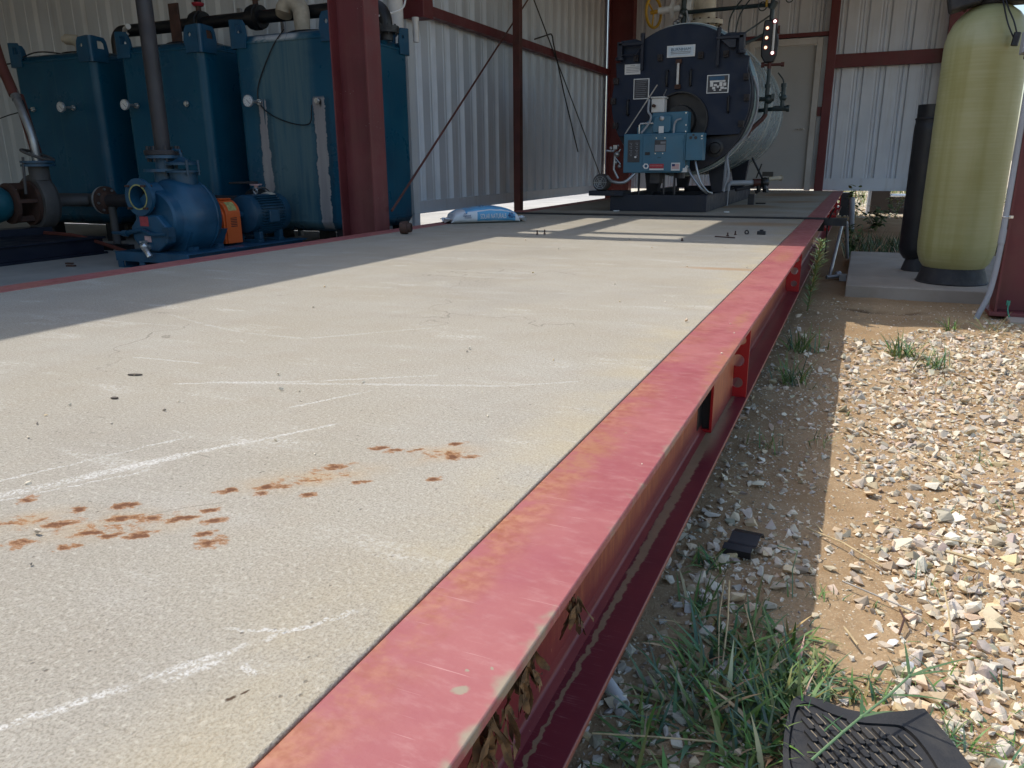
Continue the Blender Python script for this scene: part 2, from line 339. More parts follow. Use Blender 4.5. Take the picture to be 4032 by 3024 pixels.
MT['stone'] = attr_mat('limestone', .85, .5, 90); MT['blade'] = attr_mat('grass_blade', .5, 0, 100, 0, .35); MT['leaf'] = attr_mat('leaf', .5, 0)
MT['tank1'] = mat_tank('tank_blue_1', 1); MT['tank2'] = mat_tank('tank_blue_2', 2); MT['tank3'] = mat_tank('tank_blue_3', 3)
MT['lug'] = M('lug_blue', (.005, .07, .14), .4, 0, .12, 7)
def lamp_mat(name, col, e):
    t = NT(name); t.out(col, .3); t.bs.inputs['Emission Color'].default_value = col+(1,); t.bs.inputs['Emission Strength'].default_value = e; return t.m
MT['lamp_w'] = lamp_mat('gauge_lamp_white', (1., .93, .88), 1.6); MT['lamp_y'] = lamp_mat('gauge_lamp_warm', (1., .80, .50), 1.1)

# ------------------------------------------------------------------ mesh building
class MB:
    base = Matrix.Identity(4)
    def __init__(s): s.v = []; s.f = []; s.mi = []; s.M = MB.base.copy(); s.cur = 0
    def add(s, vs, fs):
        b = len(s.v); s.v += [tuple(s.M @ Vector(q)) for q in vs]; s.f += [tuple(b+i for i in q) for q in fs]; s.mi += [s.cur]*len(fs)
        return s
    def box(s, c, d, rz=0., rot=None):
        m = Matrix.Translation(c) @ (rot.to_4x4() if rot else Matrix.Rotation(rz, 4, 'Z'))
        x, y, z = d[0]/2, d[1]/2, d[2]/2
        vs = [m @ Vector(q) for q in ((-x,-y,-z),(x,-y,-z),(x,y,-z),(-x,y,-z),(-x,-y,z),(x,-y,z),(x,y,z),(-x,y,z))]
        return s.add(vs, [(0,3,2,1),(4,5,6,7),(0,1,5,4),(1,2,6,5),(2,3,7,6),(3,0,4,7)])
    def bx(s, x0, x1, y0, y1, z0, z1): return s.box(((x0+x1)/2, (y0+y1)/2, (z0+z1)/2), (x1-x0, y1-y0, z1-z0))
    def lathe(s, prof, o=(0,0,0), axis=(0,0,1), n=24, caps=True):
        q = Vector((0,0,1)).rotation_difference(Vector(axis).normalized()).to_matrix()
        vs = []; fs = []
        for r, h in prof:
            for k in range(n):
                a = 2*PI*k/n; vs.append(Vector(o) + q @ Vector((r*math.cos(a), r*math.sin(a), h)))
        for i in range(len(prof)-1):
            for k in range(n):
                k2 = (k+1) % n; fs.append((i*n+k, i*n+k2, (i+1)*n+k2, (i+1)*n+k))
        if caps:
            fs.append(tuple(range(n))[::-1]); fs.append(tuple(range((len(prof)-1)*n, len(prof)*n)))
        return s.add(vs, fs)
    def cyl(s, p0, p1, r0, r1=None, n=16):
        d = Vector(p1)-Vector(p0); r1 = r0 if r1 is None else r1
        return s.lathe([(r0, 0), (r1, d.length)], p0, d, n)
    def tube(s, pts, r, n=10, cap=True):
        P = [Vector(p) for p in pts]; m = len(P); vs = []; fs = []
        rr = r if isinstance(r, (list, tuple)) else [r]*m
        t0 = (P[1]-P[0]).normalized(); u = t0.orthogonal().normalized(); pt = t0
        for i in range(m):
            t = (P[min(i+1, m-1)]-P[max(i-1, 0)]).normalized()
            u = (pt.rotation_difference(t) @ u); u = (u - t*u.dot(t)).normalized(); pt = t
            w = t.cross(u)
            for k in range(n):
                a = 2*PI*k/n; vs.append(P[i] + rr[i]*(math.cos(a)*u + math.sin(a)*w))
        for i in range(m-1):
            for k in range(n):
                k2 = (k+1) % n; fs.append((i*n+k, i*n+k2, (i+1)*n+k2, (i+1)*n+k))
        if cap: fs.append(tuple(range(n))[::-1]); fs.append(tuple(range((m-1)*n, m*n)))
        return s.add(vs, fs)
    def prism(s, poly, a, b, plane='xy'):
        # extrude a 2D outline between two levels of the third axis
        mp = {'xy': lambda p, h: (p[0], p[1], h), 'xz': lambda p, h: (p[0], h, p[1]), 'yz': lambda p, h: (h, p[0], p[1])}[plane]
        n = len(poly); vs = [mp(p, a) for p in poly] + [mp(p, b) for p in poly]
        fs = [tuple(range(n))[::-1], tuple(range(n, 2*n))] + [(i, (i+1) % n, n+(i+1) % n, n+i) for i in range(n)]
        return s.add(vs, fs)
    def plate(s, outline, holes, th, m):
        # flat plate with holes: outline and holes are 2D loops, m places local x,y (z = thickness)
        bm = bmesh.new()
        for z in (0,):
            es = []
            for lp in [outline]+holes:
                vv = [bm.verts.new((p[0], p[1], z)) for p in lp]
                es += [bm.edges.new((vv[i], vv[(i+1) % len(vv)])) for i in range(len(vv))]
            bmesh.ops.triangle_fill(bm, edges=es, use_beauty=True)
        r = bmesh.ops.extrude_face_region(bm, geom=list(bm.faces))
        for q in r['geom']:
            if isinstance(q, bmesh.types.BMVert): q.co.z += th
        bmesh.ops.recalc_face_normals(bm, faces=bm.faces)
        bm.verts.index_update()
        s.add([m @ v.co for v in bm.verts], [tuple(v.index for v in f.verts) for f in bm.faces]); bm.free(); return s
    def torus(s, c, Rr, r, axis=(0,0,1), n=28, k=8):
        q = Vector((0,0,1)).rotation_difference(Vector(axis).normalized()).to_matrix()
        vs = []; fs = []
        for i in range(n):
            a = 2*PI*i/n
            for j in range(k):
                b = 2*PI*j/k; vs.append(Vector(c)+q @ Vector(((Rr+r*math.cos(b))*math.cos(a), (Rr+r*math.cos(b))*math.sin(a), r*math.sin(b))))
        for i in range(n):
            for j in range(k):
                fs.append((i*k+j, ((i+1) % n)*k+j, ((i+1) % n)*k+(j+1) % k, i*k+(j+1) % k))
        return s.add(vs, fs)
    def ball(s, c, r, n=12, m=8, sc=(1,1,1)):
        vs = []; fs = []
        for i in range(m+1):
            t = PI*i/m
            for k in range(n):
                a = 2*PI*k/n; vs.append((c[0]+sc[0]*r*math.sin(t)*math.cos(a), c[1]+sc[1]*r*math.sin(t)*math.sin(a), c[2]-sc[2]*r*math.cos(t)))
        for i in range(m):
            for k in range(n):
                k2 = (k+1) % n; fs.append((i*n+k, i*n+k2, (i+1)*n+k2, (i+1)*n+k))
        return s.add(vs, fs)
    def build(s, name, mat, parent=None, smooth=True, bevel=0., sharp=35.):
        me = bpy.data.meshes.new(name)
        o0 = Vector(ORG.get(parent, (0,0,0))) if parent else Vector((0,0,0))
        me.from_pydata([tuple(Vector(q)-o0) for q in s.v], [], s.f)
        if len(set(s.mi)) > 1: me.polygons.foreach_set('material_index', s.mi)
        me.validate(clean_customdata=False)
        bm = bmesh.new(); bm.from_mesh(me); bmesh.ops.remove_doubles(bm, verts=bm.verts, dist=1e-6); bmesh.ops.recalc_face_normals(bm, faces=bm.faces); bm.to_mesh(me); bm.free()
        for q in (mat if isinstance(mat, (list, tuple)) else [mat]): me.materials.append(MT[q] if isinstance(q, str) else q)
        if smooth:
            me.polygons.foreach_set('use_smooth', [True]*len(me.polygons)); me.set_sharp_from_angle(angle=R(sharp))
        o = bpy.data.objects.new(name, me); C.objects.link(o)
        if parent: o.parent = parent; ORG[o.name] = o0; ORG[o] = o0
        if bevel:
            b = o.modifiers.new('Bevel', 'BEVEL'); b.width = bevel; b.segments = 2; b.limit_method = 'ANGLE'; b.angle_limit = R(40)
        if smooth:
            wn = o.modifiers.new('Normals', 'WEIGHTED_NORMAL'); wn.keep_sharp = True; wn.weight = 100
        return o
ORG = {}
def tag(o, label=None, cat=None, group=None, kind=None):
    if label: o['label'] = label
    if cat: o['category'] = cat
    if group: o['group'] = group
    if kind: o['kind'] = kind
    return o
def thing(name, loc, label, cat, group=None):
    o = bpy.data.objects.new(name, None); o.empty_display_size = .05; C.objects.link(o); o.location = loc; ORG[o] = Vector(loc)
    return tag(o, label, cat, group)
def raw_mesh(name, V, F, mat, tint=None, smooth=False):
    me = bpy.data.meshes.new(name); V = np.asarray(V, np.float32); F = np.asarray(F, np.int32)
    k = F.shape[1]
    me.vertices.add(len(V)); me.vertices.foreach_set('co', V.ravel()); me.loops.add(F.size); me.loops.foreach_set('vertex_index', F.ravel())
    me.polygons.add(len(F)); me.polygons.foreach_set('loop_start', np.arange(0, F.size, k, dtype=np.int32)); me.polygons.foreach_set('loop_total', np.full(len(F), k, np.int32))
    me.update(calc_edges=True); me.validate()
    if tint is not None:
        at = me.color_attributes.new('tint', 'FLOAT_COLOR', 'POINT'); T = np.ones((len(V), 4), np.float32); T[:, :3] = tint; at.data.foreach_set('color', T.ravel())
    me.polygons.foreach_set('use_smooth', [bool(smooth)]*len(me.polygons))
    me.materials.append(MT[mat]); o = bpy.data.objects.new(name, me); C.objects.link(o); return o
def text(name, s, loc, rot, width, mat, parent, height=None, depth=.0008):
    cu = bpy.data.curves.new(name, 'FONT'); cu.body = s; cu.align_x = 'CENTER'; cu.align_y = 'CENTER'; cu.extrude = depth
    tmp = bpy.data.objects.new(name+'_tmp', cu); C.objects.link(tmp); bpy.context.view_layer.update()
    me = bpy.data.meshes.new_from_object(tmp.evaluated_get(bpy.context.evaluated_depsgraph_get())); bpy.data.objects.remove(tmp)
    xs = [v.co.x for v in me.vertices]; ys = [v.co.y for v in me.vertices]; k = width/(max(xs)-min(xs)); ky = k if not height else height/(max(ys)-min(ys))
    m = Matrix.Translation(Vector(loc)-ORG[parent]) @ rot.to_4x4() @ Matrix.Diagonal((k, ky, 1, 1)) @ Matrix.Translation((-(max(xs)+min(xs))/2, -(max(ys)+min(ys))/2, 0))
    me.transform(m); me.materials.append(MT[mat]); o = bpy.data.objects.new(name, me); C.objects.link(o); o.parent = parent; ORG[o] = ORG[parent]; return o
FACE_Y = Matrix.Rotation(PI/2, 3, 'X')      # text readable from -Y
def circ(cx, cy, r, n=18): return [(cx+r*math.cos(2*PI*k/n), cy+r*math.sin(2*PI*k/n)) for k in range(n)]
def arc(c, r, a0, a1, u, w, n=8):
    c = Vector(c); u = Vector(u); w = Vector(w)
    return [c + r*(math.cos(a0+(a1-a0)*k/n)*u + math.sin(a0+(a1-a0)*k/n)*w) for k in range(n+1)]
def curve(pts, n=8):
    P = [Vector(p) for p in pts]; P = [2*P[0]-P[1]]+P+[2*P[-1]-P[-2]]; o = []
    for i in range(1, len(P)-2):
        for k in range(n):
            t = k/n; a, b, c, d = P[i-1:i+3]
            o.append(.5*((2*b)+(c-a)*t+(2*a-5*b+4*c-d)*t*t+(3*b-a-3*c+d)*t**3))
    return o+[P[-2]]
# ------------------------------------------------------------------ camera, light
cam = bpy.data.cameras.new('camera'); co = bpy.data.objects.new('camera', cam); C.objects.link(co); S.camera = co
yaw, pitch, roll = 0.41720, 0.27943, -0.00907
f_ = Vector((-math.sin(yaw)*math.cos(pitch), math.cos(yaw)*math.cos(pitch), -math.sin(pitch))); r_ = Vector((math.cos(yaw), math.sin(yaw), 0)); u_ = r_.cross(f_)
r2 = math.cos(roll)*r_ + math.sin(roll)*u_; u2 = -math.sin(roll)*r_ + math.cos(roll)*u_
co.matrix_world = Matrix(((r2.x, u2.x, -f_.x, 0), (r2.y, u2.y, -f_.y, 0), (r2.z, u2.z, -f_.z, .49), (0, 0, 0, 1)))
cam.sensor_fit = 'HORIZONTAL'; cam.sensor_width = 36; cam.lens = 36*3028/4032; cam.clip_start = .02; cam.clip_end = 2000
SUN = Vector((-.628, .10, 1)).normalized()
el = math.asin(SUN.z); az = math.atan2(SUN.x, SUN.y)
sl = bpy.data.lights.new('sun', 'SUN'); sl.energy = 2.5; sl.angle = R(.53); sl.color = (1, .95, .88)
so = bpy.data.objects.new('sun', sl); C.objects.link(so); so.rotation_euler = (-SUN).to_track_quat('-Z', 'Y').to_euler(); so.location = SUN*30
W = bpy.data.worlds.new('World'); S.world = W; W.use_nodes = True
bg = W.node_tree.nodes['Background']; sky = W.node_tree.nodes.new('ShaderNodeTexSky'); sky.sky_type = 'NISHITA'; sky.sun_disc = False
sky.sun_elevation = el; sky.sun_rotation = az; sky.air_density = 1.2; sky.dust_density = 2.0; sky.ozone_density = 1.0
W.node_tree.links.new(sky.outputs[0], bg.inputs[0]); bg.inputs[1].default_value = .15
S.view_settings.view_transform = 'Standard'; S.view_settings.look = 'None'; S.view_settings.exposure = 0.62; S.view_settings.gamma = 1
S.cycles.max_bounces = 8; S.cycles.diffuse_bounces = 6; S.cycles.use_denoising = True

# ------------------------------------------------------------------ ground
def axis_pts(a, b, step, far):
    p = list(np.arange(a, b, step)); d = step; x = a
    lo = []
    while x > -far: d *= 1.3; x -= d; lo.append(x)
    hi = []; d = step; x = p[-1]
    while x < far: d *= 1.3; x += d; hi.append(x)
    return np.array(lo[::-1]+p+hi)
gx = axis_pts(-.75, 1.5, .025, 400); gy = axis_pts(.5, 6.2, .03, 400)
def gheight(x, y):
    h = .012*mnoise.noise((x*2.3, y*2.3, 1)) + .006*mnoise.noise((x*9, y*9, 4)) + .003*mnoise.noise((x*28, y*28, 7))
    h -= .05*math.exp(-((x-.2)/.2)**2-((y-5.38)/.10)**2)
    h += .02*math.exp(-((y-13.9)/1.2)**2)
    if y > 15: h += .02*mnoise.noise((x*.4, y*.4, 2))
    return G + h
XX, YY = np.meshgrid(gx, gy); V = np.zeros((XX.size, 3)); V[:, 0] = XX.ravel(); V[:, 1] = YY.ravel()
V[:, 2] = [gheight(a, b) if abs(a) < 6 and -2 < b < 25 else G for a, b in V[:, :2]]
nx = len(gx); I = np.arange(XX.size).reshape(XX.shape)
F = np.stack([I[:-1, :-1], I[:-1, 1:], I[1:, 1:], I[1:, :-1]], -1).reshape(-1, 4)
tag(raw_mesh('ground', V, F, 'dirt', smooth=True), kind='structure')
m = MB(); m.bx(-16, -3.42, -3, 7.6, G-.05, SL); tag(m.build('concrete_floor', 'slab', bevel=.01), kind='structure')
m = MB(); m.bx(-16, -4.75, 7.62, 20, G-.05, SL+.02); tag(m.build('pavement', 'slab', bevel=.01), kind='structure')
m = MB(); m.bx(-.03, 1.75, 5.80, 8.05, G-.05, G+.085); tag(m.build('concrete_pad', 'pad', bevel=.008), kind='structure')
m = MB(); m.bx(.86, 1.7, 5.12, 5.62, G-.05, G+.02); tag(m.build('column_footing', 'pad', bevel=.006), kind='structure')

# ------------------------------------------------------------------ weighbridge deck
XO, XI, XJ, XL, XM = -.267, -.420, -.350, -3.180, -3.345
def stiffener(root, y, mat='red_bright'):
    m = MB(); w = .074
    def pl(x0, sgn):
        o = [(0, -.242), (w, -.242), (w, -.0125), (0, -.0125)]; hs = [circ(.046, -.055, .0165), circ(.041, -.122, .0205), circ(.044, -.195, .0175)]
        m.plate(o, hs, .009, Matrix.Translation((x0, y, 0)) @ Matrix(((sgn, 0, 0, 0), (0, 0, 1, 0), (0, 1, 0, 0), (0, 0, 0, 1))))
    pl(-.3455, 1)
    m.build('stiffener_plate', mat, root, smooth=False)
def deck(y0, y1, label, near):
    root = thing('weighbridge_deck', (-1.8, y0, 0), label, 'weighbridge', 'weighbridge deck sections')
    m = MB()
    ys = np.arange(y0, y1, .12) if near else [y0, y1]
    m.bx(XL+.003, XI-.004, y0+.012, y1-.012, -.18, .0)
    m.build('concrete_slab', 'deck' if near else 'deck_far', root, bevel=.003)
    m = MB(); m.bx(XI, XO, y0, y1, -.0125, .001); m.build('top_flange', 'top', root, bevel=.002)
    m = MB(); m.bx(XJ-.004, XJ+.004, y0, y1, -.2425, -.0128)
    for k in range(7):                                       # rolled fillet at the foot of the web
        pass
    m.prism([(XJ+.004, -.2424), (XJ+.022, -.2424), (XJ+.012, -.239), (XJ+.006, -.232), (XJ+.0041, -.22)], y0, y1, 'xz')
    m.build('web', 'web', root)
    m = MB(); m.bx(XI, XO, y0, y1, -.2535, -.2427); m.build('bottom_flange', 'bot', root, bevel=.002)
    m = MB(); m.bx(XM, XL, y0, y1, -.0125, .001); m.bx((XM+XL)/2-.004, (XM+XL)/2+.004, y0, y1, -.2425, -.0128); m.bx(XM, XL, y0, y1, -.2535, -.2427)
    m.build('side_beam', 'top', root, bevel=.002)
    for ya in (y0, y1-.01): m = MB(); m.bx(XL, XI, ya, ya+.01, -.2, -.006); m.build('end_channel', 'red_bright', root)
    return root
d1 = deck(-2.4, 7.285, 'near weighbridge deck section, sunlit concrete with rust stains and red steel edges', True)
for y in (2.47, 4.73): stiffener(d1, y)
m = MB()                                                    # open side pocket welded to the web
m.bx(-.3215, -.3150, 2.09, 2.468, -.2415, -.0145); m.bx(-.3455, -.3217, 2.09, 2.468, -.2415, -.2345); m.build('lifting_pocket', 'web', d1)
m = MB(); m.bx(-.3216, -.3149, 2.0855, 2.0895, -.2415, -.0145); m.bx(-.3455, -.3217, 2.0855, 2.0895, -.2415, -.2335); m.build('pocket_rim', 'red_bright', d1)
m = MB(); m.bx(-.3455, -.322, 2.10, 2.108, -.2344, -.015); m.bx(-.3458, -.3452, 2.03, 2.107, -.225, -.03); m.build('pocket_dark', 'black', d1)  # black sheets stand in for the dark depth of the opening
d2 = deck(7.335, 14.32, 'far weighbridge deck section in the shade that carries the boiler', False)
for y in (9.1, 11.3, 13.2): stiffener(d2, y)
m = MB(); m.bx(-3.36, -.262, 7.288, 7.332, -.10, .0012); m.bx(-3.36, -.262, 7.255, 7.365, .0014, .012); m.bx(-.2618, -.085, 7.255, 7.365, -.05, .012)
tag(m.build('joint_seal', 'rubber'), 'black rubber strip in the joint between the two deck sections, its end sticking out right', 'seal')

# ------------------------------------------------------------------ building: walls, columns, roof
def profile(L, pitch, h, base, top, minor=True):
    # trapezoidal sheet along u, offset d towards the viewer side (valley 0)
    P = []; u = -pitch*.5
    while u < L+pitch:
        for a, d in ((0, 0), (pitch*.5-base/2, 0), (pitch*.5-top/2, h), (pitch*.5+top/2, h), (pitch*.5+base/2, 0)): P.append((u+a, d))
        if minor:
            for q in (.68, .84):
                c = u+pitch*(q+.5)-pitch*.0; P += [(c-.016+0, 0), (c-.008, .006), (c+.008, .006), (c+.016, 0)]
        u += pitch
    P = sorted(set((min(max(a, 0), L), d) for a, d in P)); o = []
    for a, d in P:
        if o and abs(o[-1][0]-a) < 1e-5: continue
        o.append((a, d))
    return o
def sheet(mb, prof, place, z0, z1, th=.004):
    n = len(prof); vs = []
    for z in (z0, z1):
        for a, d in prof: vs.append(place(a, d, z))
    for z in (z0, z1):
        for a, d in prof: vs.append(place(a, d-th, z))
    fs = []
    for i in range(n-1): fs += [(i, i+1, n+i+1, n+i), (2*n+i, 3*n+i, 3*n+i+1, 2*n+i+1), (i, 2*n+i, 2*n+i+1, i+1), (n+i, n+i+1, 3*n+i+1, 3*n+i)]
    mb.add(vs, fs)
RZ = 3.45
def girt_c(mb, p, q, z, face, depth=.10, hgt=.20):
    # C-section girt running from p to q, standing off a wall in direction face
    p = Vector(p); q = Vector(q); fc = Vector(face); d = (q-p); L = d.length; t = d.normalized()
    o = [(0, 0), (depth, 0), (depth, .03), (depth-.006, .03), (depth-.006, .006), (.006, .006), (.006, hgt-.006), (depth-.006, hgt-.006), (depth-.006, hgt-.03), (depth, hgt-.03), (depth, hgt), (0, hgt)]
    n = len(o); vs = [p+fc*(depth-a)+Vector((0, 0, z-hgt/2+b)) for a, b in o]+[q+fc*(depth-a)+Vector((0, 0, z-hgt/2+b)) for a, b in o]
    mb.add(vs, [(i, (i+1) % n, n+(i+1) % n, n+i) for i in range(n)]+[tuple(range(n)), tuple(range(n, 2*n))])
XW, YW = -4.40, 14.40
# side wall of the bay (runs away from the viewer)
w1 = thing('metal_wall', (XW, 11, 0), 'long ribbed metal side wall left of the boiler with one sloping looking red rail', 'wall')
m = MB(); sheet(m, profile(YW-7.33, .327, -.032, .10, .055), lambda a, d, z: (XW-.04+d, 7.33+a, z), .02, RZ); m.build('cladding', 'clad', w1, smooth=False)
m = MB(); girt_c(m, (XW-.005, 7.45, 0), (XW-.005, YW-.2, 0), 2.03, (1, 0, 0), .09, .10); m.build('wall_rail', 'red_girt', w1, smooth=False)
m = MB(); m.bx(XW-.055, XW-.01, 7.33, YW-.05, -.02, .10); m.bx(XW-.055, XW+.03, 7.33, YW-.05, -.028, -.02); m.build('base_trim', 'clad', w1, smooth=False)
m = MB(); m.bx(XW-.02, XW+.24, 7.30, 7.50, 1.90, RZ); m.build('corner_bracket', 'red_girt', w1, bevel=.005)
# end wall
w2 = thing('metal_wall', (-1.7, YW, 0), 'ribbed metal end wall behind the boiler with a grey door in it', 'wall')
def endclad(x0, x1, z0, z1, mb): sheet(mb, profile(x1-x0, .327, .032, .09, .05), lambda a, d, z: (x0+a, YW+.05+d, z), z0, z1)
m = MB(); endclad(XW-.06, -1.91, .02, RZ, m); endclad(-1.91, -.855, 2.38, RZ, m); endclad(-.855, 1.3, .02, RZ, m); m.build('cladding', 'clad_end', w2, smooth=False)
m = MB(); girt_c(m, (-.60, YW+.03, 0), (1.0, YW+.03, 0), 2.03, (0, -1, 0), .10, .20); m.build('wall_rail', 'red_girt', w2, smooth=False)
m = MB(); girt_c(m, (-4.1, YW+.03, 0), (-1.97, YW+.03, 0), 2.455, (0, -1, 0), .10, .06); girt_c(m, (-1.97, YW+.03, 0), (-.70, YW+.03, 0), 2.455, (0, -1, 0), .10, .06); m.build('door_rail', 'red_girt', w2, smooth=False)
m = MB(); girt_c(m, (-.80, YW+.03, 0), (-.62, YW+.03, 0), 1.27, (0, -1, 0), .10, .14); m.build('short_rail', 'red_girt', w2, smooth=False)
m = MB(); m.bx(-.735, -.60, YW-.10, YW+.02, -.02, RZ); m.build('door_post', 'red_girt', w2, bevel=.006)
m = MB(); m.bx(-.60, 1.3, YW+.0, YW+.03, .03, .20); m.bx(-.60, 1.3, YW-.02, YW+.05, .0, .028); m.build('base_trim', 'clad_end', w2, smooth=False)
# door
dr = thing('steel_door', (-1.37, YW, 0), 'closed grey steel door in a pale frame behind the boiler', 'door')
m = MB(); m.bx(-1.86, -.905, YW-.005, YW+.04, .022, 2.30); m.build('door_leaf', 'offwhite', dr, bevel=.004)
m = MB(); m.bx(-1.96, -1.865, YW-.06, YW+.05, .0, 2.405); m.bx(-.90, -.805, YW-.06, YW+.05, .0, 2.405); m.bx(-1.865, -.90, YW-.06, YW+.05, 2.305, 2.405); m.build('door_frame', 'doorframe', dr, bevel=.006)
m = MB(); m.cyl((-.99, YW-.006, 1.0), (-.99, YW-.05, 1.0), .014); m.cyl((-.99, YW-.05, 1.0), (-1.1, YW-.05, 1.0), .012); m.build('door_handle', 'bright', dr)
m = MB(); m.bx(-1.86, -.905, YW-.03, YW+.03, -.01, .006); m.build('threshold', 'bright', dr)
# wall behind the tanks
w3 = thing('metal_wall', (-9, 7.42, 0), 'pale ribbed metal wall rising behind the three blue tanks', 'wall')
m = MB(); sheet(m, profile(11.2, .432, .020, .20, .09), lambda a, d, z: (-15.6+a, 7.42-d, z), SL+.02, RZ); m.build('cladding', 'clad_out', w3, smooth=False)
m = MB(); m.bx(-4.46, -4.38, 7.33, 7.45, SL, RZ); m.build('corner_trim', 'clad_out', w3, smooth=False)
w4 = thing('metal_wall', (-13.6, 1, 0), 'unseen ribbed metal wall added on the left to keep light off the tanks', 'wall')  # out-of-view wall added to stop light from the open left side
m = MB(); sheet(m, profile(16.4, .432, .030, .16, .10), lambda a, d, z: (-13.6+d, -9+a, z), SL+.02, RZ); m.build('cladding', 'clad_out', w4, smooth=False)
# columns: I sections, web across the bay
def column(x0, x1, y, z0, label, bw=.20, base=True):
    root = thing('steel_column', ((x0+x1)/2, y, z0), label, 'steel column', None)
    m = MB(); m.bx(x0, x0+.012, y-bw/2, y+bw/2, z0, RZ-.05); m.bx(x1-.012, x1, y-bw/2, y+bw/2, z0, RZ-.05); m.bx(x0+.012, x1-.012, y-.005, y+.005, z0, RZ-.05)
    m.build('column_shaft', 'red', root, smooth=False)
    if base:
        m = MB(); m.bx(x0-.03, x1+.03, y-bw/2-.03, y+bw/2+.03, z0-.002, z0+.02); m.build('base_plate', 'red', root, bevel=.003)
    return root
colA = column(-3.81, -3.49, 5.34, SL, 'thick red steel column standing in front of the right blue tank')
colB = column(.80, 1.12, 5.40, G+.02, 'red steel column at the right picture edge beside the conduit')
column(-4.34, -3.90, 14.22, G, 'dark red steel column in the far corner left of the boiler')
column(.95, 1.42, 14.22, G, 'red steel column behind the black valve head of the olive tank')
pt = thing('wall_post', (-4.05, 9.40, 0), 'slim brown steel post standing before the middle of the side wall', 'post')
m = MB(); m.bx(-4.095, -4.005, 9.35, 9.45, SL, RZ-.05); m.build('post_shaft', 'red_dark', pt, bevel=.004)
m = MB(); m.bx(-4.12, -3.98, 9.32, 9.48, SL-.002, SL+.015); m.build('base_plate', 'red_dark', pt)
# roofs: over the bay, and over the tanks; the gap between them lets the sun through
rf = thing('roof', (-1, 10, RZ), 'metal roof over the weighbridge bay and the tanks', 'roof')
m = MB(); m.bx(-3.235, 1.9, 5.27, 14.5, RZ, RZ+.02); m.bx(-4.45, -3.235, 7.245, 14.5, RZ, RZ+.02); m.bx(-13.6, -4.46, -9, 7.5, RZ, RZ+.02); m.bx(-6.6, -4.455, 7.505, 10.0, RZ, RZ+.02); m.build('roof_sheet', 'roof', rf, smooth=False)  # overhang strip added and tank sheet lengthened, both unseen, for their shade
m = MB(); m.bx(-4.46, 1.35, 5.265, 5.445, RZ-.22, RZ-.002); m.build('rafter', 'red', rf, smooth=False)
m = MB(); m.bx(-4.46, -3.23, 5.70, 5.85, RZ-.03, RZ-.0015); m.bx(-4.46, -3.0, 6.9+.34, 7.36, RZ-.1, RZ-.0015); m.bx(-4.10, -3.93, 5.45, 7.25, RZ-.16, RZ-.032); m.build('purlin', 'red', rf, smooth=False)
m = MB(); m.bx(-4.5, 1.35, 14.0, 14.2, RZ-.22, RZ-.002); m.build('end_rafter', 'red', rf, smooth=False)
# bracing rods
def rod(pts, r, label, mat='red_dark', name='brace_rod'):
    m = MB(); m.tube(pts, r, 8); return tag(m.build(name, mat), label, 'rod')
rod([(-3.45, 5.42, .13), (-4.30, 10.33, 2.566), (-4.36, 10.7, 2.74)], .010, 'thin brown bracing rod rising from the thick column foot to behind the slim post')
rod([(-4.30, 10.35, 2.75), (-4.30, 13.64, .30)], .009, 'thin dark rod slanting down the side wall to the grey motor', 'cable')
h = [(-4.25, 10.45, 2.10), (-4.25, 11.04, 2.243)]+[tuple(q) for q in curve([(-4.25, 11.06, 2.245), (-4.25, 11.12, 2.22), (-4.25, 11.15, 2.15)], 4)]+[(-4.25, 11.614, 1.507), (-4.25, 12.3, .66)]
rod(h, .010, 'thin dark bent rod with a hooked top hanging on the side wall', 'cable', 'bent_rod')
# ------------------------------------------------------------------ blue tanks
def rrect(cx, cy, w, d, r, n=5):
    o = []
    for sx, sy, a0 in ((1, 1, 0), (-1, 1, PI/2), (-1, -1, PI), (1, -1, 1.5*PI)):
        for k in range(n+1):
            a = a0+PI/2*k/n; o.append((cx+sx*(w/2-r)+r*math.cos(a), cy+sy*(d/2-r)+r*math.sin(a)))
    return o
def loft(mb, loops):
    n = len(loops[0][0]); vs = []; fs = []
    for lp, z in loops: vs += [(p[0], p[1], z) for p in lp]
    for i in range(len(loops)-1): fs += [(i*n+k, i*n+(k+1) % n, (i+1)*n+(k+1) % n, (i+1)*n+k) for k in range(n)]
    fs += [tuple(range(n))[::-1], tuple(range((len(loops)-1)*n, len(loops)*n))]
    mb.add(vs, fs)
TY, TD, TW = 5.70, 1.09, 1.10
def gauge(root, x, z, stem=.13, dial=True):
    m = MB(); m.cyl((x, TY-.002, z), (x, TY-.035, z), .019); m.cyl((x, TY-.01, z), (x, TY-.022, z), .026, n=6); m.build('pipe_fitting', 'bright', root)
    if not dial: return
    m = MB(); m.cyl((x, TY-.03, z), (x, TY-stem, z), .013); st = m.build('gauge_stem', 'galv', root)
    m = MB(); m.lathe([(.02, 0), (.046, .008), (.05, .014), (.05, .03), (.047, .034), (.043, .034), (.043, .03)], (x, TY-stem, z), (0, -1, 0), 24); m.build('gauge_case', 'plate', st)
    m = MB(); m.cyl((x, TY-stem-.03, z), (x, TY-stem-.0315, z), .0425, n=24); fc = m.build('gauge_face', 'white', st)
    m = MB(); m.box((x+.006, TY-stem-.0325, z-.006), (.05, .001, .005), rot=Matrix.Rotation(.8, 3, 'Y'))
    for k in range(10):
        a = k*PI/5; m.box((x+.035*math.cos(a), TY-stem-.0322, z+.035*math.sin(a)), (.009, .0008, .003), rot=Matrix.Rotation(-a, 3, 'Y'))
    m.build('needle', 'ink_grey', st)
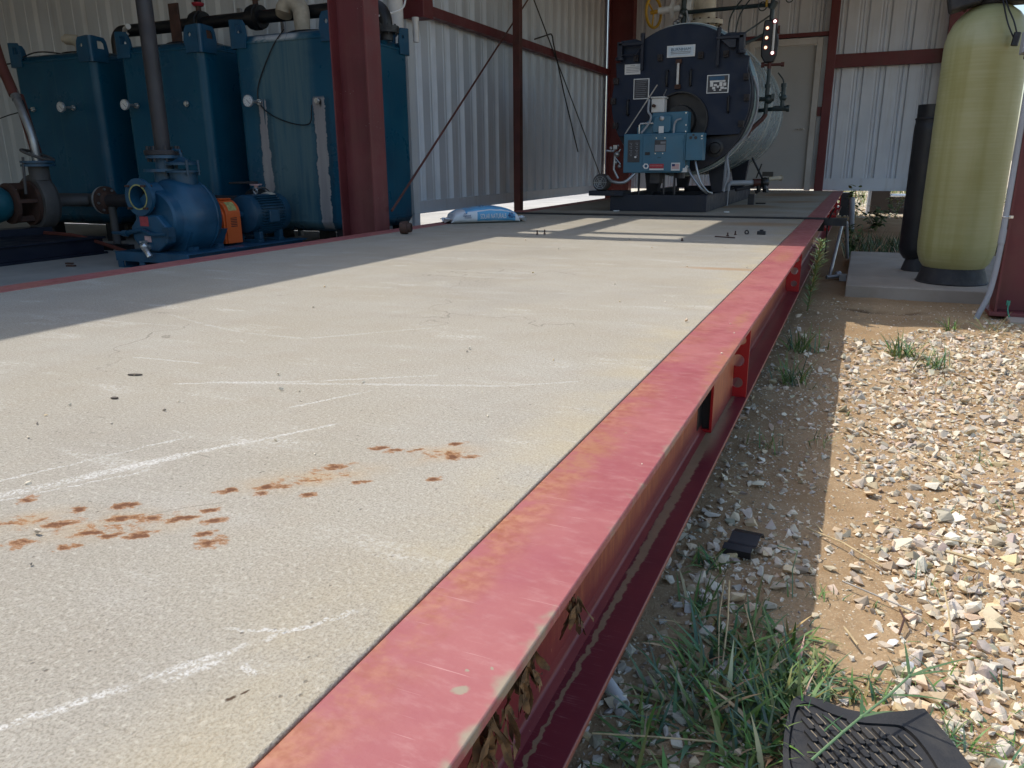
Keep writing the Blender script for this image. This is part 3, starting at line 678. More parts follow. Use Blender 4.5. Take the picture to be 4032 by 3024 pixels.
def lug(root, cx, cy, sx, sy, hole):
    m = MB(); zt = 1.475
    ol = [(.0, 0), (.15, 0), (.15, .05), (.165, .10), (.15, .19), (.125, .225), (.0, .235)]
    slot = [(.045, .12), (.125, .12), (.12, .17), (.10, .19), (.045, .19)]
    small = circ(.09, .15, .018, 12)
    for k in (0, 1):
        hs = [slot] if k == hole else [small]
        if k == 0: mt = Matrix(((-sx, 0, 0, cx-sx*.02), (0, 0, sy, cy+sy*.004), (0, 1, 0, zt), (0, 0, 0, 1)))
        else: mt = Matrix(((0, 0, sx, cx+sx*.004), (-sy, 0, 0, cy-sy*.02), (0, 1, 0, zt), (0, 0, 0, 1)))
        m.plate(ol, hs, .012, mt)
    m.cyl((cx-sx*.012, cy-sy*.012, zt), (cx-sx*.012, cy-sy*.012, zt+.233), .027, n=12)
    m.build('lifting_lug', 'lug', root, smooth=False)
def tank(k, x0, x1, label):
    TW = x1-x0
    cx, cy = x0+TW/2, TY+TD/2
    root = thing('square_tank', (cx, cy, SL), label, 'tank', 'blue square tanks along the wall')
    m = MB(); L = lambda e, r=.075: rrect(cx, cy, TW-2*e, TD-2*e, max(.01, r-e*.5))
    loft(m, [(L(.10), -.085), (L(.03), -.06), (L(.0), -.01), (L(-.004), .0), (L(-.004), .012), (L(0), .014), (L(0), 1.505), (L(-.006), 1.507), (L(-.006), 1.522), (L(.004), 1.524), (L(.03), 1.565), (L(.09), 1.585)])
    m.build('tank_body', 'tank%d' % k, root, sharp=50)
    for sx in (-1, 1):
        for sy in (-1, 1): lug(root, cx+sx*TW/2, cy+sy*TD/2, sx, sy, 0 if sx*sy > 0 else 1)
    for sx in (-1, 1):
        for sy in (-1, 1):
            m = MB(); m.bx(cx+sx*.45-.06, cx+sx*.45+.06, cy+sy*.46-.06, cy+sy*.46+.06, SL, -.062); m.build('leg', 'black', root)
    m = MB(); m.bx(cx-.5, cx+.5, cy-.02, cy+.02, -.13, -.07); m.build('base_bar', 'black', root)
    m = MB(); m.lathe([(.27, 0), (.27, .012), (.235, .012), (.235, .03), (.20, .032), (.0, .05)], (cx+.03, cy-.1, 1.584), (0, 0, 1), 28, caps=False); m.torus((cx+.03, cy-.1, 1.605), .262, .012, n=32)
    m.build('tank_lid', 'black', root)
    return root, cx, cy
t1, c1x, c1y = tank(1, -8.10, -6.93, 'left blue square tank beside the red hose, its lid showing above the rim')
t2, c2x, c2y = tank(2, -6.58, -5.54, 'middle blue square tank partly hidden by the upright dark pipe')
t3, c3x, c3y = tank(3, -5.185, -4.05, 'right blue square tank with two pale mineral streaks running down its front')
gauge(t1, -7.277, 1.06); gauge(t1, -7.87, 1.065, dial=False); gauge(t2, -6.408, 1.05); gauge(t2, -5.775, 1.044, dial=False); gauge(t3, -4.928, 1.028); gauge(t3, -4.304, 1.016, .05, dial=False)
def cable(pts, r, label, name='cable', mat='cable', n=8, cat='cable'):
    m = MB(); m.tube(curve(pts, n), r, 6); return tag(m.build(name, mat), label, cat)
cable([(-4.62, 5.72, 1.60), (-4.74, 5.685, 1.45), (-4.93, 5.69, 1.15), (-4.90, 5.69, .98), (-4.66, 5.68, .86), (-4.40, 5.67, .83), (-4.33, 5.64, .98)], .005, 'thin dark cable looping down the front of the right blue tank')
cable([(-8.45, 5.9, 1.48), (-8.35, 5.75, 1.53), (-8.1, 5.70, 1.52), (-7.95, 5.9, 1.64), (-7.6, 6.1, 1.60)], .007, 'dark cable crossing the top left corner of the left blue tank')
cable([(-8.40, 5.80, 1.50), (-8.52, 5.72, 1.2), (-8.35, 5.55, .98), (-8.1, 5.60, 1.02), (-7.88, 5.66, 1.065)], .006, 'thin dark cable sagging from the fitting of the left blue tank')

# header pipe over the tanks
HY, HZ = 6.42, 1.862
hp = thing('header_pipe', (-5.8, HY, HZ), 'long black pipe with two valves running above the blue tanks', 'pipe')
m = MB(); m.tube([(-7.40, HY, HZ-.30)]+arc((-7.28, HY, HZ-.12), .12, PI, PI/2, (1, 0, 0), (0, 0, 1), 8)+[(-4.20, HY, HZ)]+arc((-4.20, HY, HZ-.15), .15, PI/2, 0, (1, 0, 0), (0, 0, 1), 8)+[(-4.05, HY, HZ-.17)], .060, 18); m.build('pipe_run', 'pipe_black', hp)
def bvalve(x, ang):
    m = MB(); m.lathe([(.062, -.07), (.105, -.066), (.105, -.035), (.115, -.03), (.115, .03), (.105, .035), (.105, .066), (.062, .07)], (x, HY, HZ), (1, 0, 0), 22); v = m.build('valve_body', 'pipe_black', hp)
    m = MB(); m.cyl((x, HY, HZ+.10), (x, HY, HZ+.165), .026); m.build('valve_neck', 'rusty', v)
    m = MB(); m.lathe([(.045, 0), (.06, .02), (.06, .03)], (x, HY, HZ+.155), (0, 0, 1), 14); m.build('valve_plate', 'ink_red', v)
    m = MB(); q = Matrix.Rotation(ang, 3, 'Z') @ Matrix.Rotation(-.12, 3, 'Y'); m.box(Vector((x, HY, HZ+.205))+q @ Vector((.09, 0, 0)), (.26, .03, .02), rot=q); m.box((x, HY, HZ+.2), (.05, .05, .03)); m.build('valve_lever', 'pipe_black', v)
bvalve(-6.22, -1.3); bvalve(-5.50, .1)
m = MB(); m.lathe([(.064, -.02), (.067, -.02), (.067, .02), (.064, .02)], (-5.52, HY, HZ), (1, 0, 0), 20, caps=False); m.build('pipe_band', 'redlab', hp)
m = MB(); m.tube([(-6.13, HY, HZ), (-6.13, HY, 1.66)], .058, 16); m.lathe([(.058, 0), (.11, 0), (.11, .03), (.058, .03)], (-6.13, HY, 1.63), (0, 0, 1), 18); m.build('branch_pipe', 'rusty', hp)
m = MB(); m.lathe([(.06, 0), (.115, 0), (.115, .028), (.118, .028), (.118, .055), (.06, .055)], (-4.05, HY, HZ-.24), (0, 0, 1), 20); m.cyl((-4.05, HY, HZ-.3), (-4.05, HY, HZ-.15), .06)
for k in range(8): a = k*PI/4; m.cyl((-4.05+.095*math.cos(a), HY+.095*math.sin(a), HZ-.255), (-4.05+.095*math.cos(a), HY+.095*math.sin(a), HZ-.17), .010, n=6)
m.build('flange', 'pipe_black', hp)
m = MB(); m.cyl((-4.19, 6.42, 1.56), (-4.19, 6.42, 1.62), .05); m.tube([(-4.05, HY, HZ-.24), (-4.10, HY, 1.58)], .055, 16); m.build('inlet_stub', 'lug', hp)
m = MB(); m.tube([(-5.06, 6.30, 1.90)]+arc((-4.96, 6.28, 1.83), .10, PI, 0, (1, 0, 0), (0, 0, 1), 10)+[(-4.86, 6.28, 1.60)], [.076]*12+[.064], 16)
tag(m.build('insulated_elbow', 'insul'), 'thick cream insulated pipe elbow on top of the right blue tank', 'pipe elbow')
m = MB(); m.tube([(-7.55, 6.1, 1.56), (-7.55, 6.1, 1.70), (-7.60, 6.08, 1.755), (-7.70, 6.05, 1.765)], [.06, .06, .055, .05], 14); m.cyl((-7.70, 6.05, 1.765), (-7.735, 6.04, 1.768), .03)
tag(m.build('insulated_elbow', 'insul'), 'short white insulated pipe end on top of the left blue tank', 'pipe elbow')
m = MB(); m.tube([(-7.02, 6.2, 1.56), (-7.02, 6.2, 1.80), (-6.99, 6.18, 1.83), (-6.88, 6.12, 1.835)], .022, 10); m.torus((-7.02, 6.2, 1.79), .028, .012, n=14); m.cyl((-6.89, 6.125, 1.835), (-6.86, 6.11, 1.836), .026)
tag(m.build('vent_pipe', 'pvc_white'), 'small white bent vent pipe between the left and middle blue tanks', 'pipe')
m = MB(); m.bx(-6.21, -6.09, 6.02, 6.04, 1.58, 1.975); tag(m.build('flat_bar', 'rusty', bevel=.003), 'upright rusty flat bar standing on the middle blue tank', 'bar')
for x, z1, lb in ((-6.11, 2.06, 'short grey strut end sticking up behind the black header pipe'), (-5.56, 2.6, 'tall grey strut behind the black header pipe near the right valve')):
    m = MB(); m.bx(x-.02, x+.02, 6.86, 6.90, SL, z1); tag(m.build('support_strut', 'galv', smooth=False), lb, 'strut')
m = MB(); m.cyl((-4.30, 7.0, SL), (-4.30, 7.0, 2.6), .075, n=20); tag(m.build('downpipe', 'pvc_white'), 'upright grey white plastic pipe behind the right blue tank', 'pipe')
m = MB(); m.cyl((-4.0, 6.86, 1.60), (-4.0, 6.86, 1.80), .028, n=14); m.lathe([(.028, 0), (.033, 0), (.033, .03), (.0, .034)], (-4.0, 6.86, 1.785), (0, 0, 1), 14); tag(m.build('vent_pipe', 'pvc_white'), 'short white capped pipe by the corner of the metal walls', 'pipe')
cable([(-3.99, 6.7, 1.97), (-4.0, 6.6, 1.84), (-4.1, 6.3, 1.74), (-4.22, 6.0, 1.62)], .009, 'white cable sagging in front of the black elbow', 'cable', 'white')
m = MB(); m.tube([(-4.27, 5.95, 1.58), (-4.27, 5.95, 1.82)], .018, 10); m.bx(-4.29, -4.25, 5.93, 5.97, 1.74, 1.80); m.tube([(-4.27, 5.95, 1.80), (-4.34, 5.9, 1.90), (-4.45, 5.9, 2.05)], .008, 6); tag(m.build('vent_pipe', 'pvc_white'), 'thin white pipe just left of the thick red column top', 'pipe')

# ------------------------------------------------------------------ blue pump set (axis along +Y)
PX, PZ = -4.80, .115
pu = thing('pump_set', (PX, 4.8, SL), 'blue pump with orange coupling guard and finned motor on a blue skid', 'pump')
m = MB()
for x in (-5.10, -4.50):
    m.bx(x-.045, x+.045, 4.22, 5.58, -.145, -.138); m.bx(x-.045, x+.045, 4.22, 5.58, SL, SL+.008); m.bx(x-.005, x+.005, 4.22, 5.58, SL+.008, -.145)
m.bx(-5.17, -4.43, 4.20, 4.215, -.20, -.128); m.bx(-5.16, -4.44, 4.215, 4.7, -.1375, -.128); m.bx(-5.16, -4.44, 4.75, 5.58, -.1375, -.130)
m.bx(-5.155, -5.10, 4.2, 4.215, SL, -.20); m.bx(-4.93, -4.88, 4.2, 4.215, SL, -.20); m.build('skid_frame', 'pump', pu, smooth=False, bevel=.003)
m = MB(); m.lathe([(.0, -.27), (.19, -.27), (.205, -.255), (.212, -.19), (.235, -.165), (.268, -.14), (.284, -.10), (.289, -.05), (.29, .04), (.283, .09), (.262, .14), (.22, .18), (.15, .205), (.0, .205)], (PX, 4.55, PZ), (0, 1, 0), 40, caps=False)
m.prism([(PX-.16, -.13), (PX+.16, -.13), (PX+.24, PZ-.1), (PX-.24, PZ-.1)], 4.38, 4.76, 'xz'); m.bx(PX-.22, PX+.22, 4.40, 4.46, -.13, -.10); m.bx(PX-.22, PX+.22, 4.66, 4.72, -.13, -.10)
m.torus((PX, 4.62, PZ), .289, .008, (0, 1, 0), 40, 6)
cas = m.build('pump_casing', 'pump', pu)
SPC = Vector((PX-.05, 4.36, PZ+.160)); SPD = Vector((0, -1, 0)); SPU = Vector((1, 0, 0))
m = MB(); m.lathe([(.105, 0), (.095, .05), (.09, .125), (.135, .125), (.135, .155), (.082, .155), (.075, .10), (.075, .02)], SPC, SPD, 26, caps=False); m.build('suction_port', 'pump', pu)
for k in range(4):
    a = PI/4+k*PI/2; c = SPC+SPD*.14+SPU*.112*math.cos(a)+Vector((0, 0, .112*math.sin(a))); m = MB(); m.cyl(c-SPD*.045, c+SPD*.05, .009, n=6); m.build('stud_bolt', 'rusty', pu)
m = MB(); m.lathe([(.083, 0), (.092, 0), (.092, .003), (.083, .003)], SPC+SPD*.1565, SPD, 26, caps=False); m.build('port_gasket', 'yellab', pu)
m = MB(); m.cyl(SPC+SPD*.05, SPC+SPD*.052, .0745, n=26); m.build('port_throat', 'black', pu)
m = MB()  # front clean-out cover with clamp bar
m.prism([(PX-.19, PZ-.06), (PX-.10, PZ+.03), (PX+.08, PZ+.03), (PX+.17, PZ-.06), (PX+.16, PZ-.17), (PX+.06, PZ-.235), (PX-.10, PZ-.235), (PX-.18, PZ-.15)], 4.225, 4.31, 'xz'); m.build('cover_plate', 'pump', pu, bevel=.01)
m = MB(); m.tube([(PX-.36, 4.20, PZ-.105), (PX-.22, 4.195, PZ-.105)], .012, 8); m.cyl((PX-.25, 4.195, PZ-.105), (PX-.20, 4.195, PZ-.105), .024, n=8); m.tube([(PX-.20, 4.20, PZ-.10), (PX-.06, 4.20, PZ-.075), (PX+.05, 4.20, PZ-.11), (PX+.17, 4.22, PZ-.105)], .017, 8); m.box((PX+.17, 4.24, PZ-.09), (.06, .06, .07)); m.build('clamp_bar', 'motor', pu)
m = MB(); m.box((PX-.045, 4.2225, PZ-.015), (.085, .002, .07)); m.build('warning_label', 'redlab', pu)
m = MB(); m.box((PX-.03, 4.2225, PZ-.145), (.065, .002, .045)); m.build('warning_label', 'pinklab', pu)
m = MB(); m.tube([(PX-.03, 4.30, PZ-.20), (PX-.03, 4.19, PZ-.205)], .022, 10); m.ball((PX-.03, 4.18, PZ-.195), .03); m.tube([(PX-.03, 4.17, PZ-.2), (PX+.03, 4.15, PZ-.235), (PX+.05, 4.15, PZ-.265)], .02, 8); m.box((PX-.03, 4.18, PZ-.16), (.02, .06, .015)); m.build('drain_valve', 'bright', pu)
m = MB(); m.cyl((PX-.13, 4.56, PZ+.22), (PX-.13, 4.56, PZ+.335), .085, n=22); m.lathe([(.085, 0), (.155, 0), (.155, .022), (.085, .022)], (PX-.13, 4.56, PZ+.335), (0, 0, 1), 24); m.cyl((PX-.13, 4.56, PZ+.35), (PX-.13, 4.56, PZ+.45), .068, n=22); m.lathe([(.068, 0), (.13, 0), (.13, .022), (.068, .022)], (PX-.13, 4.56, PZ+.435), (0, 0, 1), 24); m.build('discharge_neck', 'pump', pu)
m = MB(); m.lathe([(.07, 0), (.135, 0), (.138, .03), (.135, .034), (.065, .034)], (PX-.13, 4.56, PZ+.461), (0, 0, 1), 24)
for k in range(8): a = k*PI/4+.2; m.cyl((PX-.13+.112*math.cos(a), 4.56+.112*math.sin(a), PZ+.41), (PX-.13+.112*math.cos(a), 4.56+.112*math.sin(a), PZ+.525), .010, n=6)
m.build('pipe_flange', 'pipe_dark', pu)
m = MB(); m.cyl((PX-.13, 4.56, PZ+.49), (PX-.13, 4.56, 2.3), .057, n=24); m.build('discharge_pipe', 'pipe_dark', pu)
m = MB(); m.cyl((PX+.06, 4.55, PZ+.2), (PX+.06, 4.55, PZ+.335), .10, n=22); m.lathe([(.10, 0), (.125, 0), (.125, .014), (.1, .014)], (PX+.06, 4.55, PZ+.33), (0, 0, 1), 22); m.lathe([(.115, 0), (.115, .018), (.06, .03), (.03, .05), (.012, .06), (.012, .085)], (PX+.06, 4.55, PZ+.385), (0, 0, 1), 20)
for a in (.4, PI-.4, PI+.5, -.5): m.cyl((PX+.06+.12*math.cos(a), 4.55+.12*math.sin(a), PZ+.31), (PX+.06+.12*math.cos(a), 4.55+.12*math.sin(a), PZ+.42), .011, n=8)
m.tube([(PX+.06, 4.55, PZ+.46), (PX+.05, 4.55, PZ+.49), (PX-.02, 4.55, PZ+.495)], .011, 8); m.build('fill_cap', 'motor', pu)
m = MB(); m.box((PX+.245, 4.44, PZ-.01), (.002, .05, .03), rz=-.5); m.prism([(0, 0), (.02, .012), (.0, .05), (-.02, .012)], 0, .002, 'xz'); m.v = m.v[:8]; m.f = m.f[:6]; m.mi = m.mi[:6]; m.build('maker_plate', 'plate', pu)
GX = -4.735
m = MB()
gp = [(GX-.115, -.115)]+[(GX+.115*math.cos(a), .115+.115*math.sin(a)) for a in np.linspace(PI, 0, 14)]+[(GX+.115, -.115)]
m.prism(gp, 4.82, 4.98, 'xz'); gp2 = [(GX+(x-GX)*.86, -.115+(z+.115)*.9) for x, z in gp]; m.prism(gp2, 4.805, 4.995, 'xz'); m.bx(GX-.05, GX+.05, 4.84, 4.96, .228, .238); m.cyl((GX, 4.74, .10), (GX, 4.805, .10), .085, n=22)
gd = m.build('coupling_guard', 'orange', pu, bevel=.004)
m = MB()
a0, a1 = .95, .25
for k in range(5):
    pass
vs = []; fs = []
for k in range(7):
    a = a0+(a1-a0)*k/6
    for y in (4.855, 4.945): vs.append((GX+.1166*math.cos(a), y, .115+.1166*math.sin(a)))
for k in range(6): fs.append((2*k, 2*k+1, 2*k+3, 2*k+2))
m.add(vs, fs); m.build('warning_label', 'yellab', gd)
m = MB()
for k in range(6): m.box((GX+.1155, 4.90, .085-k*.013), (.003, .07, .006))
m.build('vent_slots', 'black', gd)
MX, MY, MZ = -4.69, 5.06, .10
m = MB(); m.lathe([(.03, -.06), (.03, 0), (.10, .005), (.15, .03), (.158, .07), (.158, .36), (.166, .362), (.166, .43), (.158, .45), (.12, .47), (.0, .475)], (MX, MY, MZ), (0, 1, 0), 36, caps=False)
for k in range(44):
    a = 2*PI*k/44
    if abs(math.sin(a)+1) < .12: continue
    mm = Matrix.Translation((MX, MY+.215, MZ)) @ Matrix.Rotation(a, 4, 'Y'); m.M = mm; m.box((.166, 0, 0), (.026, .27, .006)); m.M = Matrix.Identity(4)
mo = m.build('motor_housing', 'motor', pu)
m = MB(); m.box((MX+.165, MY+.2, MZ-.02), (.05, .12, .10)); m.build('terminal_box', 'motor', mo, bevel=.006)
m = MB(); m.torus((MX, MY+.2, MZ+.185), .022, .006, (0, 1, .3), 14, 6); m.cyl((MX, MY+.2, MZ+.15), (MX, MY+.2, MZ+.17), .008); m.build('eye_bolt', 'galv', mo)
for y in (MY+.08, MY+.33):
    m = MB(); m.bx(MX-.13, MX+.13, y-.03, y+.03, -.13, -.105); m.bx(MX-.13, MX-.06, y-.02, y+.02, -.105, -.04); m.bx(MX+.06, MX+.13, y-.02, y+.02, -.105, -.04)
    m.build('motor_foot', 'motor', mo, bevel=.004)

# suction main behind the pump, with valve
sp_ = thing('suction_pipe', (-6.0, 5.36, .18), 'thick grey horizontal pipe with a bolted flange in front of the blue tanks', 'pipe')
SY, SZ = 5.42, .18
m = MB(); m.tube([(-7.0, SY-.02, SZ), (-6.96, SY, SZ)], [.05, .055], 18); m.tube([(-7.75, SY, SZ+.0), (-7.62, SY, SZ+.0), (-7.52, SY, SZ)], [.04, .045, .064], 18); m.cyl((-7.52, SY, SZ), (-6.72, SY, SZ), .064, n=20); m.build('grey_section', 'pipe_grey', sp_)
m = MB(); m.cyl((-6.66, SY, SZ), (-4.72, SY, SZ), .060, n=20); m.build('dark_section', 'pipe_dark', sp_)
m = MB(); m.lathe([(.06, -.022), (.132, -.022), (.132, .0), (.06, .0)], (-6.70, SY, SZ), (1, 0, 0), 26); m.build('flange', 'plate', sp_)
m = MB(); m.lathe([(.06, .002), (.132, .002), (.132, .028), (.085, .03), (.06, .06)], (-6.70, SY, SZ), (1, 0, 0), 26); m.build('flange', 'rusty', sp_)
for k in range(8):
    m = MB(); a = k*PI/4+.2; m.cyl((-6.735, SY+.107*math.cos(a), SZ+.107*math.sin(a)), (-6.655, SY+.107*math.cos(a), SZ+.107*math.sin(a)), .011, n=6)
    m.build('flange_bolt', 'galv', sp_)
m = MB(); m.lathe([(.06, -.06), (.115, -.055), (.125, -.02), (.125, .02), (.115, .055), (.06, .06)], (-4.82, SY, SZ-.0), (1, 0, 0), 24); v = m.build('valve_body', 'pipe_black', sp_)
m = MB(); m.torus((-4.76, SY, SZ), .128, .007, (1, 0, 0), 28, 6); m.build('valve_rim', 'pipe_grey', v)
m = MB(); m.cyl((-4.82, SY, SZ+.115), (-4.82, SY, SZ+.15), .018); m.lathe([(.05, 0), (.055, .012)], (-4.82, SY, SZ+.145), (0, 0, 1), 14); m.build('valve_plate', 'pinklab', v)
m = MB(); m.tube([(-4.80, SY, SZ+.17), (-4.95, SY-.02, SZ+.168), (-5.09, SY-.03, SZ+.165)], [.012, .011, .009], 8); m.build('valve_lever', 'pipe_dark', v)
m = MB(); m.tube([(-4.74, SY, SZ+.02)]+arc((-4.70, SY, SZ-.06), .11, 1.9, -.2, (1, 0, 0), (0, 0, 1), 8), .045, 12); m.build('outlet_elbow', 'insul', sp_)
m = MB(); m.cyl((-6.62, SY, SL), (-6.62, SY, SZ-.06), .035); m.bx(-6.70, -6.54, SY-.06, SY+.06, SL, SL+.012); m.build('pipe_stand', 'pipe_grey', sp_)

# ------------------------------------------------------------------ teal pump on the dark skid at the left edge
p2 = thing('pump_set', (-7.4, 4.6, SL), 'teal pump with rusty bracket on a dark skid at the left picture edge', 'pump')
m = MB(); m.bx(-9.2, -6.10, 3.2, 4.85, SL+.02, -.115); m.bx(-9.2, -6.08, 3.2, 4.87, SL-.0, SL+.02); m.bx(-9.2, -6.08, 3.2, 4.87, -.115, -.10); m.build('skid_frame', 'skid_navy', p2, smooth=False, bevel=.004)
QX, QY, QZ = -7.02, 4.66, .18
MB.base = Matrix.Translation((QX, QY, QZ)) @ Matrix.Rotation(R(82), 4, 'Z') @ Matrix.Translation((-QX, -QY, -QZ))
m = MB(); m.lathe([(0, -.5), (.10, -.5), (.15, -.46), (.165, -.38), (.165, -.10), (.15, -.04), (.12, 0)], (QX, QY, QZ), (1, 0, 0), 30); m.build('pump_motor', 'teal', p2)
m = MB(); m.lathe([(.15, 0), (.18, .01), (.18, .04), (.15, .045), (.15, .05)], (QX, QY, QZ), (1, 0, 0), 28); m.lathe([(.13, .18), (.20, .185), (.20, .215), (.13, .22)], (QX, QY, QZ), (1, 0, 0), 28)
for k in range(5): a = k*2*PI/5+.5; m.box((QX+.115, QY+.155*math.cos(a), QZ+.155*math.sin(a)), (.15, .05, .03), rot=Matrix.Rotation(a, 3, 'X'))
m.build('pump_bracket', 'rusty', p2)
m = MB(); m.lathe([(.12, .215), (.235, .22), (.25, .25), (.25, .33), (.22, .37), (.1, .39)], (QX, QY, QZ), (1, 0, 0), 32); m.cyl((QX+.29, QY-.08, QZ+.2), (QX+.29, QY-.08, QZ+.33), .085, n=20); m.build('volute', 'pipe_grey', p2)
m = MB(); m.lathe([(.085, 0), (.14, 0), (.14, .02), (.12, .022), (.12, .03), (.14, .032), (.14, .05), (.085, .05)], (QX+.29, QY-.08, QZ+.32), (0, 0, 1), 24); m.build('outlet_flange', 'pump', p2)
m = MB(); m.tube([(QX+.39, QY, QZ), (QX+.62, QY, QZ), (QX+.72, QY-.06, QZ)], .05, 14); m.build('inlet_pipe', 'pipe_grey', p2)
m = MB(); m.bx(QX-.4, QX+.3, QY-.12, QY+.12, -.10, QZ-.22); m.bx(QX-.4, QX-.3, QY-.1, QY+.1, QZ-.22, QZ-.14); m.bx(QX+.24, QX+.32, QY-.1, QY+.1, QZ-.22, QZ-.14); m.build('pump_foot', 'skid_navy', p2)
m = MB(); m.torus((QX+.30, QY-.08, QZ+.42), .13, .013, (.25, -.3, 1), 26, 8); m.tube([(QX+.17, QY-.08, QZ+.40), (QX+.13, QY-.12, QZ+.2), (QX+.10, QY-.16, QZ+.08)], .012, 8); m.build('pipe_loop', 'pipe_grey', p2)
MB.base = Matrix.Identity(4)
OX, OY = QX+.12, QY+.275
m = MB(); m.tube(curve([(OX, OY, QZ+.36), (OX-.01, OY, QZ+.58), (OX-.08, OY, QZ+.78), (OX-.17, OY+.02, QZ+.93)], 6), .034, 14); m.tube([(OX-.15, OY+.015, QZ+.90), (OX-.20, OY+.03, QZ+.98)], .040, 12)
tag(m.build('silver_pipe', 'galv'), 'shiny curved metal pipe rising from the teal pump at the left edge', 'pipe')
m = MB(); m.tube(curve([(OX-.18, OY+.02, QZ+.94), (OX-.24, OY+.03, QZ+1.05), (OX-.34, OY+.05, QZ+1.25), (OX-.48, OY+.1, QZ+1.6)], 6), .045, 12); tag(m.build('rubber_hose', 'hose_red'), 'dark red and black hose above the shiny curved pipe', 'hose')
m = MB(); m.tube(curve([(OX-.08, OY+.12, QZ+.15), (OX-.16, OY+.12, QZ+.45), (OX-.30, OY+.14, QZ+.95)], 6), .045, 12); tag(m.build('red_hose', 'hose_red'), 'thick red hose hanging at the left picture edge behind the teal pump', 'hose')
m = MB(); m.tube(curve([(OX-.06, OY+.06, QZ+.30), (OX-.10, OY+.06, QZ+.62), (OX-.18, OY+.08, QZ+.9)], 6), .016, 8); tag(m.build('cable', 'cable'), 'thin black cable between the red hose and the shiny pipe', 'cable')
cable([(-6.75, 4.78, -.08), (-6.50, 4.78, -.085), (-6.25, 4.76, -.10), (-5.98, 4.78, -.16), (-5.6, 4.72, -.215), (-5.25, 4.65, -.228)], .017, 'pinkish red hose lying from the teal pump across the floor', 'floor_hose', 'hose_red', 8, 'hose')
cable([(-6.1, 4.95, -.236), (-5.6, 4.9, -.236), (-5.2, 4.8, -.236)], .012, 'thin grey cable lying on the floor behind the blue pump skid', 'floor_cable', 'galv', 8, 'cable')
for x0, x1, y, lb in ((-6.9, -6.05, 5.05, 'left low dark steel channel on the floor under the grey pipe'), (-6.0, -5.25, 5.2, 'right low dark steel channel on the floor under the grey pipe')):
    m = MB(); m.bx(x0, x1, y, y+.08, SL, SL+.055); tag(m.build('steel_channel', 'black'), lb, 'steel channel')
m = MB(); m.box((-6.05, 5.9, -.03), (.26, .08, .09), rz=.1); tag(m.build('timber_block', 'wood', bevel=.004), 'pale timber block behind the blue pump', 'timber')
for x, y, a, lb in ((-5.55, 4.1, .3, 'nearer small rusty scrap on the floor by the blue skid corner'), (-5.7, 4.2, .0, 'farther small rusty scrap on the floor by the blue skid corner')):
    m = MB(); m.box((x, y, SL+.006), (.07, .025, .012), rz=a); tag(m.build('scrap_piece', 'rusty'), lb, 'scrap')
# ------------------------------------------------------------------ boiler
BX, BZ = -1.785, 1.09  # boiler detail positions and sizes worked out from image pixels at chosen depths
bo = thing('boiler', (BX, 9.6, 0), 'big dark blue steam boiler with a light blue burner box on its front', 'boiler')
m = MB(); m.lathe([(.60, 8.30), (.715, 8.31), (.715, 8.48)], (BX, 0, BZ), (0, 1, 0), 56); m.build('front_head', 'skid_navy', bo)
m = MB(); m.lathe([(.70, 8.46), (.745, 8.47), (.745, 11.2), (.70, 11.25), (.70, 11.3)], (BX, 0, BZ), (0, 1, 0), 64); m.build('shell', 'shell', bo)
for y in (8.475, 9.7, 10.9): m = MB(); m.lathe([(.745, y), (.752, y), (.752, y+.05), (.745, y+.05)], (BX, 0, BZ), (0, 1, 0), 64, caps=False); m.build('jacket_band', 'shell_band', bo)
# round door with square shoulders and a flat lower edge
ol = []
for k in range(0, 33):
    a = R(-29)+(R(209)-R(-29))*k/32
    ol.append((BX+.70*math.cos(a), BZ+.70*math.sin(a)))
def shoulder(sgn):
    return [(BX+sgn*x, z) for x, z in ((.655, 1.34), (.665, 1.47), (.615, 1.48), (.615, 1.68), (.46, 1.69), (.40, 1.665))]
right = [p for p in ol if p[0] > BX]; left = [p for p in ol if p[0] <= BX]
rlow = [p for p in right if p[1] < 1.34]; rtop = [p for p in right if p[1] > 1.675]
llow = [p for p in left if p[1] < 1.34]; ltop = [p for p in left if p[1] > 1.675]
outline = rlow+shoulder(1)+rtop+ltop+shoulder(-1)[::-1]+llow
m = MB(); m.plate([(p[0], p[1]) for p in outline], [circ(BX+.025, .885, .272, 40)], .055, Matrix(((1, 0, 0, 0), (0, 0, 1, 8.245), (0, 1, 0, 0), (0, 0, 0, 1)))); dp = m.build('front_door', 'dark_blue', bo, bevel=.005)
m = MB(); m.lathe([(.272, 8.21), (.285, 8.21), (.285, 8.25), (.272, 8.30)], (BX+.025, 0, .885), (0, 1, 0), 44, caps=False); m.lathe([(.27, 8.27), (.16, 8.275), (.15, 8.20), (.0, 8.20)], (BX+.025, 0, .885), (0, 1, 0), 40, caps=False)
m.build('burner_throat', 'black', bo)
for k, (x, z) in enumerate([(-2.231, 1.506), (-1.985, 1.497), (-1.58, 1.498), (-1.338, 1.494), (-1.133, 1.279), (-1.114, 1.088), (-1.153, .846), (-2.46, 1.104), (-2.435, 1.297), (-2.43, .859)]):
    m = MB(); m.box((x, 8.225, z), (.05, .04, .058)); m.cyl((x, 8.22, z), (x, 8.185, z), .014, n=6); m.build('door_clamp', 'clamp_dark', dp)
for x, z in ((-1.905, 1.30), (-1.668, 1.295), (-2.30, 1.035), (-1.285, 1.03)):
    m = MB(); m.tube([(x, 8.24, z+.072), (x, 8.205, z+.066), (x, 8.20, z+.05), (x, 8.20, z-.05), (x, 8.205, z-.066), (x, 8.24, z-.072)], .012, 8); m.build('grab_handle', 'black', dp)
